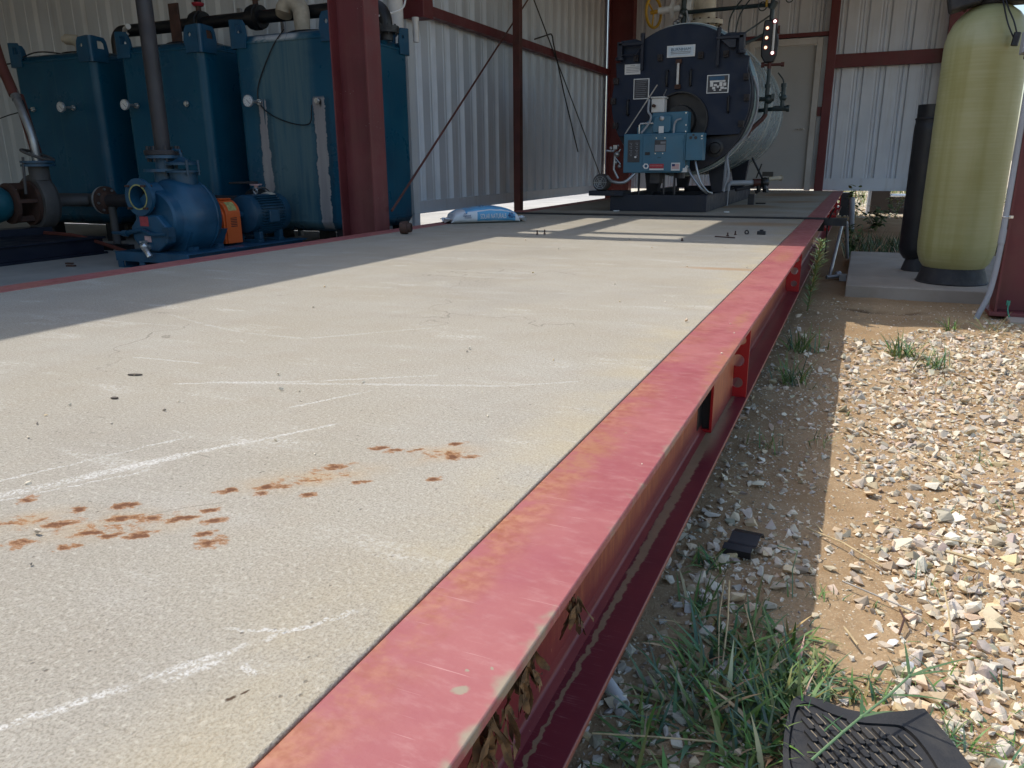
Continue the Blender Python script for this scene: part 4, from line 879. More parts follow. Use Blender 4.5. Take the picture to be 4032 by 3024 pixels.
for s in (-1, 1):                                              # hinge davits
    x0 = BX+s*.375; x1 = BX+s*.60
    m = MB(); m.bx(x0-.014, x0+.014, 8.17, 8.215, 1.385, 1.71); m.bx(min(x0, x1)-.02, max(x0, x1)+.01, 8.16, 8.19, 1.622, 1.648); m.bx(x1-.03, x1+.02, 8.16, 8.24, 1.50, 1.66); m.cyl((x1-.005, 8.18, 1.485), (x1-.005, 8.18, 1.515), .045, n=14); m.cyl((x0, 8.19, 1.69), (x0, 8.19, 1.73), .022, n=10)
    if s < 0: m.tube([(x0, 8.18, 1.62), (x0-.06, 8.18, 1.535), (x1, 8.18, 1.535)], .011, 6)
    else: m.prism([(x0+.02, 1.62), (x1-.06, 1.62), (x1-.06, 1.54), (x1-.12, 1.545)], 8.175, 8.20, 'xz')
    m.build('door_hinge', 'skid_navy', dp, bevel=.003)
m = MB(); m.bx(-1.808, -1.78, 8.205, 8.225, 1.20, 1.46); m.bx(-1.822, -1.766, 8.20, 8.235, 1.195, 1.235); m.bx(-1.822, -1.766, 8.20, 8.235, 1.43, 1.47); m.build('gauge_mount', 'rusty', dp)
m = MB(); m.cyl((-1.794, 8.195, 1.235), (-1.794, 8.195, 1.432), .013, n=12); m.build('sight_tube', 'pvc_white', dp)
m = MB(); m.box((-1.782, 8.238, 1.547), (.282, .006, .112)); ns = m.build('name_plate', 'plate', dp, bevel=.012)
m = MB(); m.box((-1.782, 8.2335, 1.547), (.25, .003, .082)); m.build('name_face', 'signface', ns)
text('name_lettering', 'BURNHAM', (-1.782, 8.2312, 1.564), FACE_Y, .19, 'ink_blue', ns, .027, .0015)
m = MB(); m.box((-1.782, 8.2315, 1.540), (.20, .0012, .005)); m.box((-1.782, 8.2315, 1.526), (.19, .0012, .006)); m.build('name_rule', 'ink_grey', ns)
m = MB(); m.box((-2.27, 8.241, 1.404), (.165, .003, .098)); pp = m.build('paper_notice', 'white', dp)
m = MB()
for k in range(5): m.box((-2.27, 8.2388, 1.438-k*.015), (.13 if k else .05, .001, .0045))
m.build('printed_lines', 'ink_grey', pp)
m = MB(); m.box((-2.172, 8.241, 1.212), (.165, .005, .20)); pp = m.build('instruction_plate', 'plate', dp, bevel=.006)
m = MB(); m.box((-2.172, 8.2382, 1.212), (.145, .002, .18)); m.build('plate_field', 'plate_dark', pp)
m = MB()
for k in range(9): m.box((-2.172-.004*(k % 3), 8.2368, 1.288-k*.0185), (.118-.012*(k % 3), .001, .0035))
m.build('printed_lines', 'ink_grey', pp)
m = MB(); m.box((-1.403, 8.241, 1.225), (.215, .005, .172)); pp = m.build('rating_plate', 'plate', dp, bevel=.006)
m = MB(); m.box((-1.403, 8.2382, 1.225), (.195, .002, .154)); m.build('plate_field', 'plate_dark', pp)
m = MB(); m.box((-1.413, 8.2368, 1.277), (.145, .001, .035)); m.build('plate_heading', 'ink_blue', pp)
m = MB()
for x, z, w, h in ((-1.405, 1.250, .15, .016), (-1.462, 1.222, .03, .04), (-1.425, 1.215, .03, .02), (-1.372, 1.225, .03, .045), (-1.335, 1.22, .028, .03), (-1.44, 1.188, .03, .022), (-1.40, 1.20, .02, .02), (-1.358, 1.188, .035, .022), (-1.325, 1.182, .025, .014), (-1.43, 1.168, .02, .012), (-1.375, 1.168, .02, .012)): m.box((x, 8.2368, z), (w, .001, h))
m.build('plate_fields', 'white', pp)
# skid and saddles
m = MB()
for x in (-2.34, -1.455): m.bx(x-.055, x+.055, 8.0, 11.33, .004, .014); m.bx(x-.055, x+.055, 8.0, 11.33, .156, .166); m.bx(x+(.04 if x > -2 else -.055), x+(.055 if x > -2 else -.04), 8.0, 11.33, .0145, .1555)
m.bx(-2.395, -1.40, 7.985, 7.998, .004, .166); m.bx(-2.285, -1.51, 11.2, 11.33, .004, .166); m.bx(-2.285, -1.51, 9.4, 9.5, .004, .15)
m.build('skid_frame', 'skid_navy', bo, smooth=False, bevel=.002)
for s, y in ((1, 8.75), (1, 10.35), (-1, 8.75), (-1, 10.35)):
    m = MB(); x = lambda q: BX+s*q
    m.prism([(x(.24), .44), (x(.47), .56), (x(.42), .168), (x(.30), .168)], y, y+.12, 'xz'); m.build('support_leg', 'skid_navy', bo, bevel=.003)
# burner
m = MB(); m.bx(-2.257, -1.628, 7.95, 8.20, .385, .764); cb = m.build('burner_cabinet', 'burner', bo, bevel=.006)
m = MB(); m.bx(-2.055, -1.645, 7.938, 7.949, .40, .745); m.bx(-1.66, -1.65, 7.93, 7.94, .66, .70); m.build('cabinet_door', 'burner', cb, bevel=.003)
m = MB(); m.bx(-2.212, -2.088, 7.944, 7.9495, .49, .705); cp = m.build('control_panel', 'plate_dark', cb)
m = MB()
for k in range(4):
    for q in range(2): m.box((-2.18+q*.06, 7.9435, .675-k*.035), (.03, .001, .004)); m.box((-2.176+q*.06, 7.9435, .66-k*.035), (.012, .001, .008))
m.build('panel_marks', 'ink_grey', cp)
m = MB(); m.cyl((-2.128, 7.944, .54), (-2.128, 7.93, .54), .010, n=12); m.build('panel_lamp', 'white', cp)
m = MB(); m.bx(-1.935, -1.82, 7.934, 7.9375, .588, .700); wn = m.build('display_window', 'plate_dark', cb)
m = MB(); m.bx(-1.93, -1.825, 7.932, 7.9335, .592, .655); m.bx(-1.875, -1.825, 7.9315, 7.9335, .665, .685); m.build('display_glass', 'ink_grey', wn)
m = MB(); m.bx(-2.03, -1.98, 7.934, 7.9375, .558, .586); m.build('door_latch', 'black', cb)
m = MB()
for x, z in ((-1.92, .72), (-1.835, .72), (-1.925, .572), (-1.85, .572)): m.cyl((x, 7.938, z), (x, 7.932, z), .006, n=8)
m.build('screw_heads', 'bright', cb)
m = MB(); m.bx(-1.98, -1.835, 7.9345, 7.9375, .428, .472); lg = m.build('logo_sticker', 'ink_red', cb)
m = MB()
for k in range(9): m.bx(-1.968+k*.0138, -1.960+k*.0138, 7.9336, 7.9344, .448, .463)
m.build('logo_lettering', 'flag_red', lg)
m = MB(); m.bx(-1.98, -1.835, 7.934, 7.9375, .412, .427); m.build('logo_strip', 'white', lg)
m = MB(); m.cyl((-2.018, 7.9375, .450), (-2.018, 7.9345, .450), .026, n=20); m.prism([(-2.05, .452), (-2.03, .478), (-2.0, .474), (-1.985, .45), (-2.0, .424), (-2.03, .424)], 7.9352, 7.9376, 'xz'); m.build('logo_badge', 'white', lg)
m = MB(); m.cyl((-2.015, 7.9344, .451), (-2.015, 7.9336, .451), .015, n=16); m.build('logo_globe', 'ink_blue', lg)
m = MB(); m.bx(-1.760, -1.672, 7.9345, 7.9375, .406, .482); fl = m.build('flag_sticker', 'white', cb)
m = MB()
for k in range(7): m.bx(-1.752, -1.680, 7.9335, 7.9343, .4235+k*.0072, .4271+k*.0072)
m.build('flag_stripes', 'flag_red', fl)
m = MB(); m.bx(-1.752, -1.722, 7.9326, 7.9334, .448, .4703); m.build('flag_canton', 'ink_navy', fl)
m = MB(); m.tube([(-1.90, 7.936, .528), (-1.892, 7.936, .54), (-1.885, 7.936, .528), (-1.872, 7.936, .538), (-1.868, 7.936, .53)], .002, 5); m.build('pen_scrawl', 'black', cb)
m = MB(); m.bx(-1.624, -1.455, 7.93, 8.08, .503, .761); rb = m.build('switch_box', 'burner', bo, bevel=.005)
m = MB()
for x, z, r in ((-1.578, .716, .015), (-1.53, .715, .015), (-1.553, .742, .010)): m.cyl((x, 7.931, z), (x, 7.922, z), r, n=14)
m.build('push_buttons', 'plate_dark', rb)
m = MB(); m.bx(-1.478, -1.462, 7.924, 7.93, .725, .735); m.bx(-1.478, -1.462, 7.924, 7.93, .700, .708); m.build('box_screws', 'bright', rb)
m = MB(); m.prism([(-2.15, .765), (-1.64, .765), (-1.64, .97), (-1.99, .965), (-2.02, .90), (-2.15, .83)], 8.05, 8.22, 'xz'); fn = m.build('fan_housing', 'burner', bo, bevel=.006)
m = MB(); m.prism([(-1.97, .77), (-1.98, .83), (-1.955, .93), (-1.80, .935), (-1.795, .80), (-1.81, .77)], 7.985, 8.05, 'xz'); m.build('access_cover', 'burner', fn, bevel=.008)
m = MB(); m.lathe([(.02, 0), (.025, .004), (.012, .012)], (-1.885, 7.985, .905), (0, -1, 0), 14); m.build('peep_sight', 'galv', fn)
m = MB(); m.box((-1.885, 7.975, .80), (.05, .004, .065)); m.build('paper_tag', 'white', fn)
m = MB()
for x, z in ((-1.66, .955), (-1.655, .84), (-1.655, .78)): m.cyl((x, 8.051, z), (x, 8.044, z), .007, n=8)
m.build('housing_screws', 'bright', fn)
m = MB(); m.bx(-2.015, -1.885, 8.06, 8.18, .968, 1.10); m.bx(-2.025, -1.875, 8.05, 8.19, 1.10, 1.118); ac = m.build('damper_actuator', 'pvc_white', bo, bevel=.006)
m = MB(); m.cyl((-1.985, 8.06, 1.03), (-1.985, 8.02, 1.03), .016); m.bx(-2.0, -1.96, 8.02, 8.03, 1.02, 1.035); m.build('actuator_shaft', 'rusty', ac)
m = MB(); m.tube([(-1.955, 8.03, 1.225), (-2.26, 8.0, .768)], .0075, 8); m.tube([(-1.862, 8.03, 1.18), (-1.90, 8.06, 1.11)], .006, 8); m.build('linkage_rod', 'galv', bo)
m = MB(); m.tube([(-2.113, 8.0, .765), (-2.116, 8.0, .845), (-2.10, 8.0, .862), (-1.91, 8.0, .864)], .009, 10); m.build('tube_rail', 'bright', bo)
m = MB(); m.tube(curve([(-1.765, 8.0, .765), (-1.762, 8.0, .84), (-1.74, 8.0, .885), (-1.70, 8.02, .90)], 6), .010, 10); m.build('flexible_conduit', 'pvc_grey', bo); m = MB(); m.tube(curve([(-2.03, 8.02, 1.09), (-2.03, 8.0, .98), (-2.0, 8.0, .93), (-2.02, 8.0, .86), (-2.09, 7.99, .77)], 6), .011, 10); m.build('flexible_conduit', 'pvc_grey', bo)
m = MB(); m.tube(curve([(-1.53, 7.97, .505), (-1.51, 7.95, .43), (-1.47, 7.95, .31), (-1.40, 7.97, .21), (-1.36, 8.05, .185)], 6), .010, 10); m.build('flexible_conduit', 'galv', bo); m = MB(); m.tube(curve([(-1.60, 8.0, .42), (-1.56, 7.97, .36), (-1.46, 7.96, .24), (-1.40, 8.0, .19)], 6), .014, 10); m.build('flexible_conduit', 'galv', bo); m = MB(); m.tube(curve([(-2.43, 7.98, .35), (-2.36, 7.93, .30), (-2.23, 7.93, .295), (-2.13, 7.98, .385)], 6), .016, 10); m.build('flexible_conduit', 'galv', bo)
m = MB(); m.box((-1.63, 7.97, .41), (.05, .05, .04)); m.tube([(-1.63, 7.965, .42), (-1.60, 7.96, .45)], .012, 6); m.build('conduit_knot', 'pvc_white', bo)
m = MB(); m.lathe([(.0, -.16), (.07, -.16), (.085, -.13), (.088, -.03), (.075, .0)], (-2.50, 7.95, .29), (0, -1, 0), 24); bm_ = m.build('burner_motor', 'pipe_grey', bo)
m = MB()
for r in (.022, .042, .062): m.torus((-2.50, 7.948, .29), r, .003, (0, 1, 0), 22, 5)
for k in range(6): a = k*PI/3; m.box((-2.50+.035*math.cos(a), 7.948, .29+.035*math.sin(a)), (.07, .004, .005), rot=Matrix.Rotation(-a, 3, 'Y'))
m.build('fan_grille', 'galv', bm_)
m = MB(); m.bx(-2.615, -2.246, 7.93, 8.25, .156, .205); m.build('motor_bracket', 'skid_navy', bo, bevel=.003)
m = MB()
for x, y, z, r in ((-2.40, 7.99, .63, .02), (-2.34, 8.0, .57, .03), (-2.36, 8.02, .49, .025), (-2.31, 8.0, .45, .02)): m.ball((x, y, z), r, 8, 6)
m.tube([(-2.45, 7.99, .605), (-2.38, 8.0, .60), (-2.33, 8.02, .66)], .012, 8); m.tube([(-2.36, 8.0, .58), (-2.37, 8.0, .42), (-2.32, 8.0, .33)], .012, 8); m.tube([(-2.31, 8.02, .62), (-2.36, 8.0, .54), (-2.30, 8.0, .47)], .008, 8); m.bx(-2.37, -2.33, 7.96, 8.0, .62, .66); m.build('gas_fittings', 'galv', bo)
m = MB()
for x, z0, z1 in ((-2.12, .17, .386), (-1.86, .17, .386), (-1.75, .17, .386)): m.cyl((x, 8.08, z0), (x, 8.08, z1), .011, n=8); m.build('stand_rod', 'pipe_dark', bo); m = MB()
m.bx(-2.0, -1.9, 8.05, 8.2, .28, .386); m.build('burner_stand', 'pipe_dark', bo); m = MB(); m.cyl((-1.70, 8.1, .33), (-1.70, 8.1, .385), .05, n=12); m.build('burner_stand', 'pipe_dark', bo)
m = MB(); m.lathe([(.075, 0), (.085, .01), (.06, .014), (.05, .03), (.0, .034)], (-1.40, 8.30, .62), (0, -1, 0), 20); m.build('hand_hole', 'black', bo)
# gauge and pipes on the right side
m = MB(); m.tube(curve([(-1.094, 8.42, 1.30), (-1.043, 8.43, 1.154), (-1.045, 8.45, .96), (-1.12, 8.45, .755), (-1.275, 8.42, .578), (-1.289, 8.42, .484), (-1.27, 8.42, .361), (-1.315, 8.42, .20)], 5), .012, 8); m.tube([(-1.30, 8.43, .56), (-1.31, 8.43, .19)], .016, 8); m.tube(curve([(-1.60, 8.36, .42), (-1.42, 8.40, .52), (-1.285, 8.42, .575)], 4), .007, 6); m.build('cable_run', 'pvc_grey', bo)
m = MB(); m.prism([(-1.048, 1.83), (-.932, 1.825), (-.90, 1.62), (-.905, 1.50), (-.935, 1.435), (-1.02, 1.435), (-1.06, 1.50), (-1.065, 1.60)], 8.60, 8.66, 'xz'); wc = m.build('water_column', 'black', bo, bevel=.012)
m = MB()
for x, z in ((-.946, 1.809), (-.948, 1.521)):
    m.lathe([(.022, 0), (.026, .006), (.022, .012)], (x, 8.60, z), (0, -1, 0), 14)
for x, z in ((-1.013, 1.753), (-1.014, 1.664), (-1.016, 1.575)): m.lathe([(.020, 0), (.024, .006), (.02, .012)], (x, 8.60, z), (0, -1, 0), 14)
m.build('lamp_bezel', 'ink_red', wc)
for x, z, k in ((-.946, 1.809, 'lamp_w'), (-.948, 1.521, 'lamp_w'), (-1.013, 1.753, 'lamp_y'), (-1.014, 1.664, 'lamp_y'), (-1.016, 1.575, 'lamp_y')):
    m = MB(); m.ball((x, 8.588, z), .0145, 12, 8, (1, .4, 1)); m.build('gauge_lamp', k, wc)
m = MB(); m.cyl((-.947, 8.585, 1.54), (-.947, 8.585, 1.785), .011, n=10); m.build('gauge_glass', 'pvc_white', wc)
m = MB(); m.bx(-.915, -.895, 8.60, 8.64, 1.70, 1.77); m.cyl((-.97, 8.63, 1.38), (-.97, 8.63, 1.44), .02); m.tube([(-1.05, 8.63, 1.418), (-.845, 8.63, 1.414)], .014, 8); m.cyl((-.86, 8.63, 1.414), (-.83, 8.63, 1.414), .022); m.cyl((-1.05, 8.63, 1.418), (-1.02, 8.63, 1.418), .026); m.build('gauge_cock', 'brown_pipe', wc)
m = MB(); m.cyl((-.972, 8.63, 1.19), (-.97, 8.63, 1.40), .018); m.build('column_pipe', 'green_pipe', bo); m = MB(); m.cyl((-.985, 8.63, 2.06), (-.985, 8.63, 1.83), .020); m.tube([(-1.98, 9.2, 2.06), (-1.10, 8.75, 1.99), (-.99, 8.64, 1.965)], .021, 10); m.cyl((-1.0, 8.64, 1.93), (-.96, 8.64, 2.0), .036); m.cyl((-1.98, 9.2, 1.80), (-1.98, 9.2, 2.3), .03); m.ball((-1.98, 9.2, 2.06), .05); m.build('column_pipe', 'green_pipe', bo)
m = MB(); m.cyl((-.972, 8.63, 1.20), (-.972, 8.63, 1.235), .03); m.cyl((-.972, 8.63, 1.235), (-.972, 8.63, .95), .022); m.tube([(-1.09, 8.62, 1.095), (-.90, 8.62, 1.09)], .022, 8); m.ball((-.95, 8.62, 1.09), .045); m.box((-.91, 8.6, 1.115), (.03, .05, .05)); m.build('drain_cross', 'green_pipe', bo)
m = MB(); m.tube([(-.972, 8.63, .99), (-.972, 8.63, .945), (-1.0, 8.62, .90), (-1.135, 8.56, .765)], .022, 10); m.cyl((-1.12, 8.57, .78), (-1.15, 8.55, .745), .03); m.build('drain_elbow', 'brown_pipe', bo)
m = MB(); m.cyl((-.815, 8.62, .99), (-.815, 8.62, 1.23), .022); m.cyl((-.815, 8.62, 1.20), (-.815, 8.62, 1.235), .028); m.ball((-.812, 8.62, 1.10), .035); m.tube([(-.90, 8.62, 1.0), (-.755, 8.62, .997)], .026, 8); m.cyl((-.775, 8.62, .997), (-.745, 8.62, .997), .034); m.tube(curve([(-.83, 8.6, 1.07), (-.85, 8.58, 1.12), (-.83, 8.6, 1.16)], 4), .006, 6); m.tube([(-1.05, 8.72, .99), (-.88, 8.62, .998)], .02, 8); m.build('blowdown_valve', 'green_pipe', bo)
m = MB(); m.tube(curve([(-.885, 8.66, 1.34), (-.83, 8.64, 1.27), (-.815, 8.62, 1.20)], 4), .007, 6); m.build('sensor_cable', 'green_pipe', bo)
for l in ([(-1.19, 8.5, 2.10), (-1.36, 8.55, 1.90), (-1.385, 8.55, 1.70)], [(-1.13, 8.5, 2.08), (-1.275, 8.55, 1.897), (-1.316, 8.55, 1.70)], [(-1.0, 8.62, 1.87), (-1.12, 8.6, 1.79), (-1.23, 8.5, 1.70)]): m = MB(); m.tube(curve(l, 5), .008, 6); m.build('sensor_cable', 'green_pipe', bo)
m = MB()
m.tube(curve([(-1.05, 8.63, 1.70), (-1.13, 8.6, 1.66), (-1.22, 8.5, 1.61)], 4), .016, 8); m.build('sensor_cable', 'green_pipe', bo)
m = MB(); m.cyl((-.97, 8.63, 2.03), (-.86, 8.63, 2.03), .016); m.torus((-.83, 8.63, 2.01), .034, .006, (0, 1, 0), 18, 6); m.tube([(-.90, 8.62, 2.03), (-.86, 8.6, 2.09)], .006, 6); m.cyl((-.865, 8.6, 2.085), (-.845, 8.6, 2.10), .014); m.torus((-1.09, 8.72, 1.975), .04, .006, (0, 1, 0), 18, 6); m.build('test_cock', 'green_pipe', bo)
m = MB(); m.cyl((-1.045, 8.66, 1.955), (-1.045, 8.66, 2.10), .012); m.build('yellow_lever', 'yellow', bo)
m = MB(); m.cyl((-1.775, 9.3, 1.79), (-1.775, 9.3, 2.6), .118, n=28); m.build('steam_outlet', 'insul', bo)
m = MB(); m.lathe([(.118, 0), (.175, 0), (.175, .045), (.118, .045)], (-1.745, 9.3, 1.93), (0, 0, 1), 28); m.build('outlet_flange', 'insul', bo)
for k in range(10):
    a = k*PI/5; m = MB(); m.cyl((-1.745+.15*math.cos(a), 9.3+.15*math.sin(a), 1.92), (-1.745+.15*math.cos(a), 9.3+.15*math.sin(a), 1.99), .012, n=6); m.build('flange_bolt', 'rusty', bo)
m = MB(); m.cyl((-2.28, 9.28, 2.112), (-2.03, 9.28, 2.12), .036, n=16); m.lathe([(.05, 0), (.10, .01), (.10, .04), (.05, .05)], (-2.15, 9.28, 2.115), (1, 0, 0), 4); m.cyl((-1.99, 9.28, 2.12), (-1.90, 9.28, 2.12), .09, n=18); m.cyl((-1.94, 9.28, 1.8), (-1.94, 9.28, 2.5), .055, n=16); m.build('steam_valve', 'white', bo)
m = MB(); m.torus((-2.335, 9.28, 2.10), .155, .016, (.93, -.30, 0), 30, 8)
for k in range(3):
    a = k*2*PI/3+.4; u = Vector((.30, .93, 0)); m.tube([Vector((-2.335, 9.28, 2.10)), Vector((-2.335, 9.28, 2.10))+.15*(math.cos(a)*u+Vector((0, 0, math.sin(a))))], .010, 8)
m.cyl((-2.37, 9.28, 2.10), (-2.27, 9.28, 2.11), .022); m.build('handwheel', 'yellow', bo)
m = MB()
for x, z in ((-2.03, 1.97), (-2.0, 2.02), (-1.97, 1.92), (-2.06, 1.95)): m.ball((x, 9.15, z), .028, 8, 6)
m.tube([(-1.93, 9.1, 2.06), (-1.90, 9.1, 1.95), (-1.86, 9.1, 1.87)], .012, 8); m.build('small_fittings', 'galv', bo)
# blow-off pipe at the skid
bp = thing('blowoff_pipe', (-1.1, 9.6, 0), 'grey low pipe with a black lever valve right of the boiler skid', 'pipe')
m = MB(); m.tube([(-1.41, 9.35, .165), (-1.41, 9.35, .225), (-1.38, 9.37, .25), (-1.16, 9.58, .25)], .03, 12); m.cyl((-1.41, 9.35, 0), (-1.41, 9.35, .2), .016); m.build('grey_pipe', 'pvc_grey', bp)
m = MB(); m.cyl((-1.16, 9.58, .25), (-1.06, 9.62, .25), .044, n=14); m.build('union', 'brown_pipe', bp)
m = MB(); m.ball((-1.04, 9.62, .25), .06, 12, 8); m.tube([(-1.10, 9.6, .235), (-1.09, 9.6, .16), (-1.13, 9.6, .145)], .028, 8); m.tube([(-1.03, 9.6, .22), (-1.02, 9.58, .16), (-.99, 9.56, .165)], .028, 8); m.tube([(-1.05, 9.62, .27), (-1.20, 9.66, .53)], .012, 8); m.tube([(-1.13, 9.6, .3), (-1.08, 9.6, .46)], .008, 8); m.box((-1.01, 9.66, .345), (.12, .05, .05)); m.build('valve', 'pipe_black', bp)
m = MB(); m.tube([(-1.0, 9.66, .29), (-.90, 9.7, .30), (-.875, 9.74, .30)], .026, 12); m.torus((-.872, 9.735, .30), .03, .006, (.6, .8, 0), 16, 6); m.build('outlet_pipe', 'insul', bp)
m = MB(); m.tube([(-1.33, 9.45, .17), (-1.15, 9.62, .21)], .018, 8); m.bx(-1.20, -1.13, 9.55, 9.62, 0.001, .12); m.build('pipe_support', 'pipe_dark', bp)
# things on the deck by the boiler
m = MB(); m.bx(-1.13, -1.02, 9.72, 9.80, .003, .016); tag(m.build('drain_grate', 'black'), 'small black grate on the deck right of the boiler skid', 'grate')

# ------------------------------------------------------------------ water softener
SX, SYc, SB = .645, 6.20, G+.085
so_ = thing('softener_tank', (SX, SYc, SB), 'tall olive fibreglass tank with a black foot and valve head', 'tank')
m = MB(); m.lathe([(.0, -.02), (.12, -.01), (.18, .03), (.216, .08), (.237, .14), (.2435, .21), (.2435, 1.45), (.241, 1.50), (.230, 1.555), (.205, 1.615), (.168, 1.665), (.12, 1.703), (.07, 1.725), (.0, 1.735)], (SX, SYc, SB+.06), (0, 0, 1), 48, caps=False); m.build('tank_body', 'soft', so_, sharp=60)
m = MB(); m.lathe([(.0, 0), (.225, 0), (.23, .006), (.222, .012), (.195, .10), (.192, .115), (.16, .115)], (SX, SYc, SB), (0, 0, 1), 40, caps=False); m.build('tank_foot', 'rubber', so_)
HZ2 = SB+1.79
m = MB(); m.cyl((SX, SYc, HZ2-.02), (SX, SYc, HZ2+.06), .10, n=20); m.box((SX-.01, SYc-.06, HZ2+.10), (.34, .22, .15)); m.box((SX+.18, SYc-.06, HZ2+.03), (.22, .18, .10)); m.box((SX-.17, SYc-.08, HZ2+.03), (.18, .16, .13), rot=Matrix.Rotation(-.25, 3, 'Y')); m.box((SX-.10, SYc-.17, HZ2+.12), (.10, .05, .16), rot=Matrix.Rotation(.2, 3, 'Y')); m.box((SX+.02, SYc-.05, HZ2+.26), (.44, .24, .14)); vh = m.build('valve_head', 'rubber', so_, bevel=.015)
m = MB(); m.box((SX-.18, SYc-.14, HZ2+.06), (.03, .02, .06), rot=Matrix.Rotation(.4, 3, 'Y')); m.box((SX-.15, SYc-.15, HZ2+.19), (.03, .02, .08), rot=Matrix.Rotation(.3, 3, 'Y')); m.box((SX+.15, SYc-.1, HZ2+.05), (.05, .02, .03)); m.box((SX-.155, SYc-.12, HZ2+.12), (.03, .03, .09)); m.build('foil_wrap', 'bright', vh)
m = MB(); m.tube([(SX-.17, SYc-.05, HZ2+.04), (SX-.2, SYc-.05, HZ2-.0), (SX-.14, SYc-.04, HZ2-.02)], .03, 10); m.build('brine_elbow', 'rusty', vh)
m = MB(); m.tube(curve([(SX+.03, SYc-.13, HZ2+.04), (SX+.05, SYc-.19, HZ2-.06), (SX+.075, SYc-.25, HZ2-.16), (SX+.12, SYc-.25, HZ2-.25)], 5), .0045, 6); m.tube(curve([(SX+.04, SYc-.13, HZ2+.04), (SX+.07, SYc-.19, HZ2-.06), (SX+.105, SYc-.25, HZ2-.15), (SX+.135, SYc-.245, HZ2-.23)], 5), .0045, 6); m.tube([(SX+.135, SYc-.25, HZ2-.215), (SX+.125, SYc-.255, HZ2-.29)], .02, 8); m.build('sensor_cable', 'cable', so_)
m = MB(); BXc = .80; m.bx(BXc-.035, BXc+.16, 5.50, 5.58, 1.16-.045, 1.16+.06); m.bx(BXc-.05, BXc-.035, 5.505, 5.575, 1.16-.045, 1.16+.06)
jb = thing('junction_box', (.84, 5.54, 1.16), 'small grey electrical box mounted beside the right column top', 'electrical box')
m2 = MB(); m2.bx(.765, .95, 5.56, 5.68, 1.075, 1.20); m2.build('box_body', 'boxgrey', jb, bevel=.008)
m2 = MB(); m2.bx(.785, .96, 5.542, 5.558, 1.08, 1.195); m2.build('box_lid', 'boxgrey', jb, bevel=.004)
m2 = MB(); m2.bx(.79, .86, 5.60, 5.66, 1.05, 1.074); m2.build('mount_tab', 'rusty', jb)
bt = thing('brine_tank', (.405, 6.78, SB), 'slim black tank half hidden behind the olive tank', 'tank')
m = MB(); m.lathe([(.0, -.0), (.08, .01), (.11, .05), (.12, .10), (.12, .95), (.118, 1.0), (.10, 1.05), (.0, 1.06)], (.435, 6.78, SB+.08), (0, 0, 1), 32, caps=False); m.build('tank_body', 'black', bt)
m = MB(); m.lathe([(0, 0), (.11, 0), (.112, .01), (.085, .10), (.06, .10)], (.46, 6.78, SB), (0, 0, 1), 28, caps=False); m.build('tank_foot', 'rubber', bt)
m = MB(); m.cyl((.435, 6.78, SB+1.02), (.435, 6.78, SB+1.12), .115, n=24); m.cyl((.435, 6.78, SB+1.12), (.435, 6.78, SB+1.22), .11, n=24); m.torus((.435, 6.78, SB+1.12), .113, .008, n=26); m.build('tank_cap', 'black', bt)
cd = thing('conduit_pipe', (.75, 5.3, G), 'grey plastic conduit curving out of the ground up along the red column', 'conduit')
m = MB(); m.tube(curve([(.695, 5.22, G-.02), (.715, 5.225, G+.04), (.748, 5.235, G+.14), (.765, 5.245, -.15), (.772, 5.25, 0)], 6)+[(.775, 5.26, .3), (.782, 5.28, 1.5)], .0155, 14); m.build('conduit_run', 'pvc_grey', cd)
m = MB(); m.cyl((.771, 5.249, .02), (.773, 5.252, .10), .0185, n=14); m.build('conduit_coupling', 'pvc_grey', cd)
m = MB(); m.torus((.774, 5.255, .17), .017, .003, (0, 0, 1), 16, 6); m.box((.796, 5.255, .17), (.03, .006, .015)); m.cyl((.798, 5.245, .17), (.798, 5.235, .17), .005, n=6); m.build('conduit_strap', 'bright', cd)
m = MB(); m.tube(curve([(.862, 5.27, G+.10), (.862, 5.262, G+.06), (.875, 5.25, G+.02), (.90, 5.24, G+.005)], 5), .004, 6); m.bx(.853, .871, 5.275, 5.292, G+.085, G+.112); gm = m.build('ground_wire', M('wire_green', (.05, .25, .17), .5), None); tag(gm, 'thin green wire at the foot of the right red column', 'wire')

# ------------------------------------------------------------------ salt bag
sb = thing('salt_bag', (-3.0, 6.17, .002), 'blue and white bag of water softener salt lying on the deck', 'bag')
sb.rotation_euler = (0, 0, R(38))
def bagmesh():
    m = MB(); nu, nv = 36, 32; L, Wd, Hh = .60, .36, .125; rows = []
    for i in range(nu+1):
        u = -1+2*i/nu; e = max(0, 1-abs(u)**5)**.5
        hh = Hh*(.10+.90*e)*(1+.08*math.sin(u*4+1)); ww = Wd/2*(.80+.20*e)
        ring = []
        for k in range(nv):
            a = 2*PI*k/nv; ca, sa = math.cos(a), math.sin(a); ex = .48
            y = ww*math.copysign(abs(ca)**ex, ca); z = hh/2+hh/2*math.copysign(abs(sa)**(.62), sa)
            z += .006*mnoise.noise((u*6, y*14, z*20))*(1 if z > .01 else 0); ring.append((u*L/2, y+.004*mnoise.noise((u*9, a*2, 3)), max(.001, z)))
        rows.append(ring)
    vs = [p for r in rows for p in r]; b = 0
    for i in range(nu):
        for k in range(nv):
            k2 = (k+1) % nv; a = (k+.5)*2*PI/nv; u = -1+2*(i+.5)/nu
            front = PI*.72 < a < PI*1.25
            m.cur = 0
            if abs(u) > .90: m.cur = 1
            elif a >= PI*1.2: m.cur = 1
            elif .80*PI <= a < .9*PI and u > -.55: m.cur = 1
            elif .9*PI <= a < 1.2*PI: m.cur = 0 if (u > -.30 and u < .84) else 1
            elif u < -.62 and a > .5*PI: m.cur = 1
            m.add([vs[i*nv+k], vs[i*nv+k2], vs[(i+1)*nv+k2], vs[(i+1)*nv+k]], [(3, 2, 1, 0)])
    return m
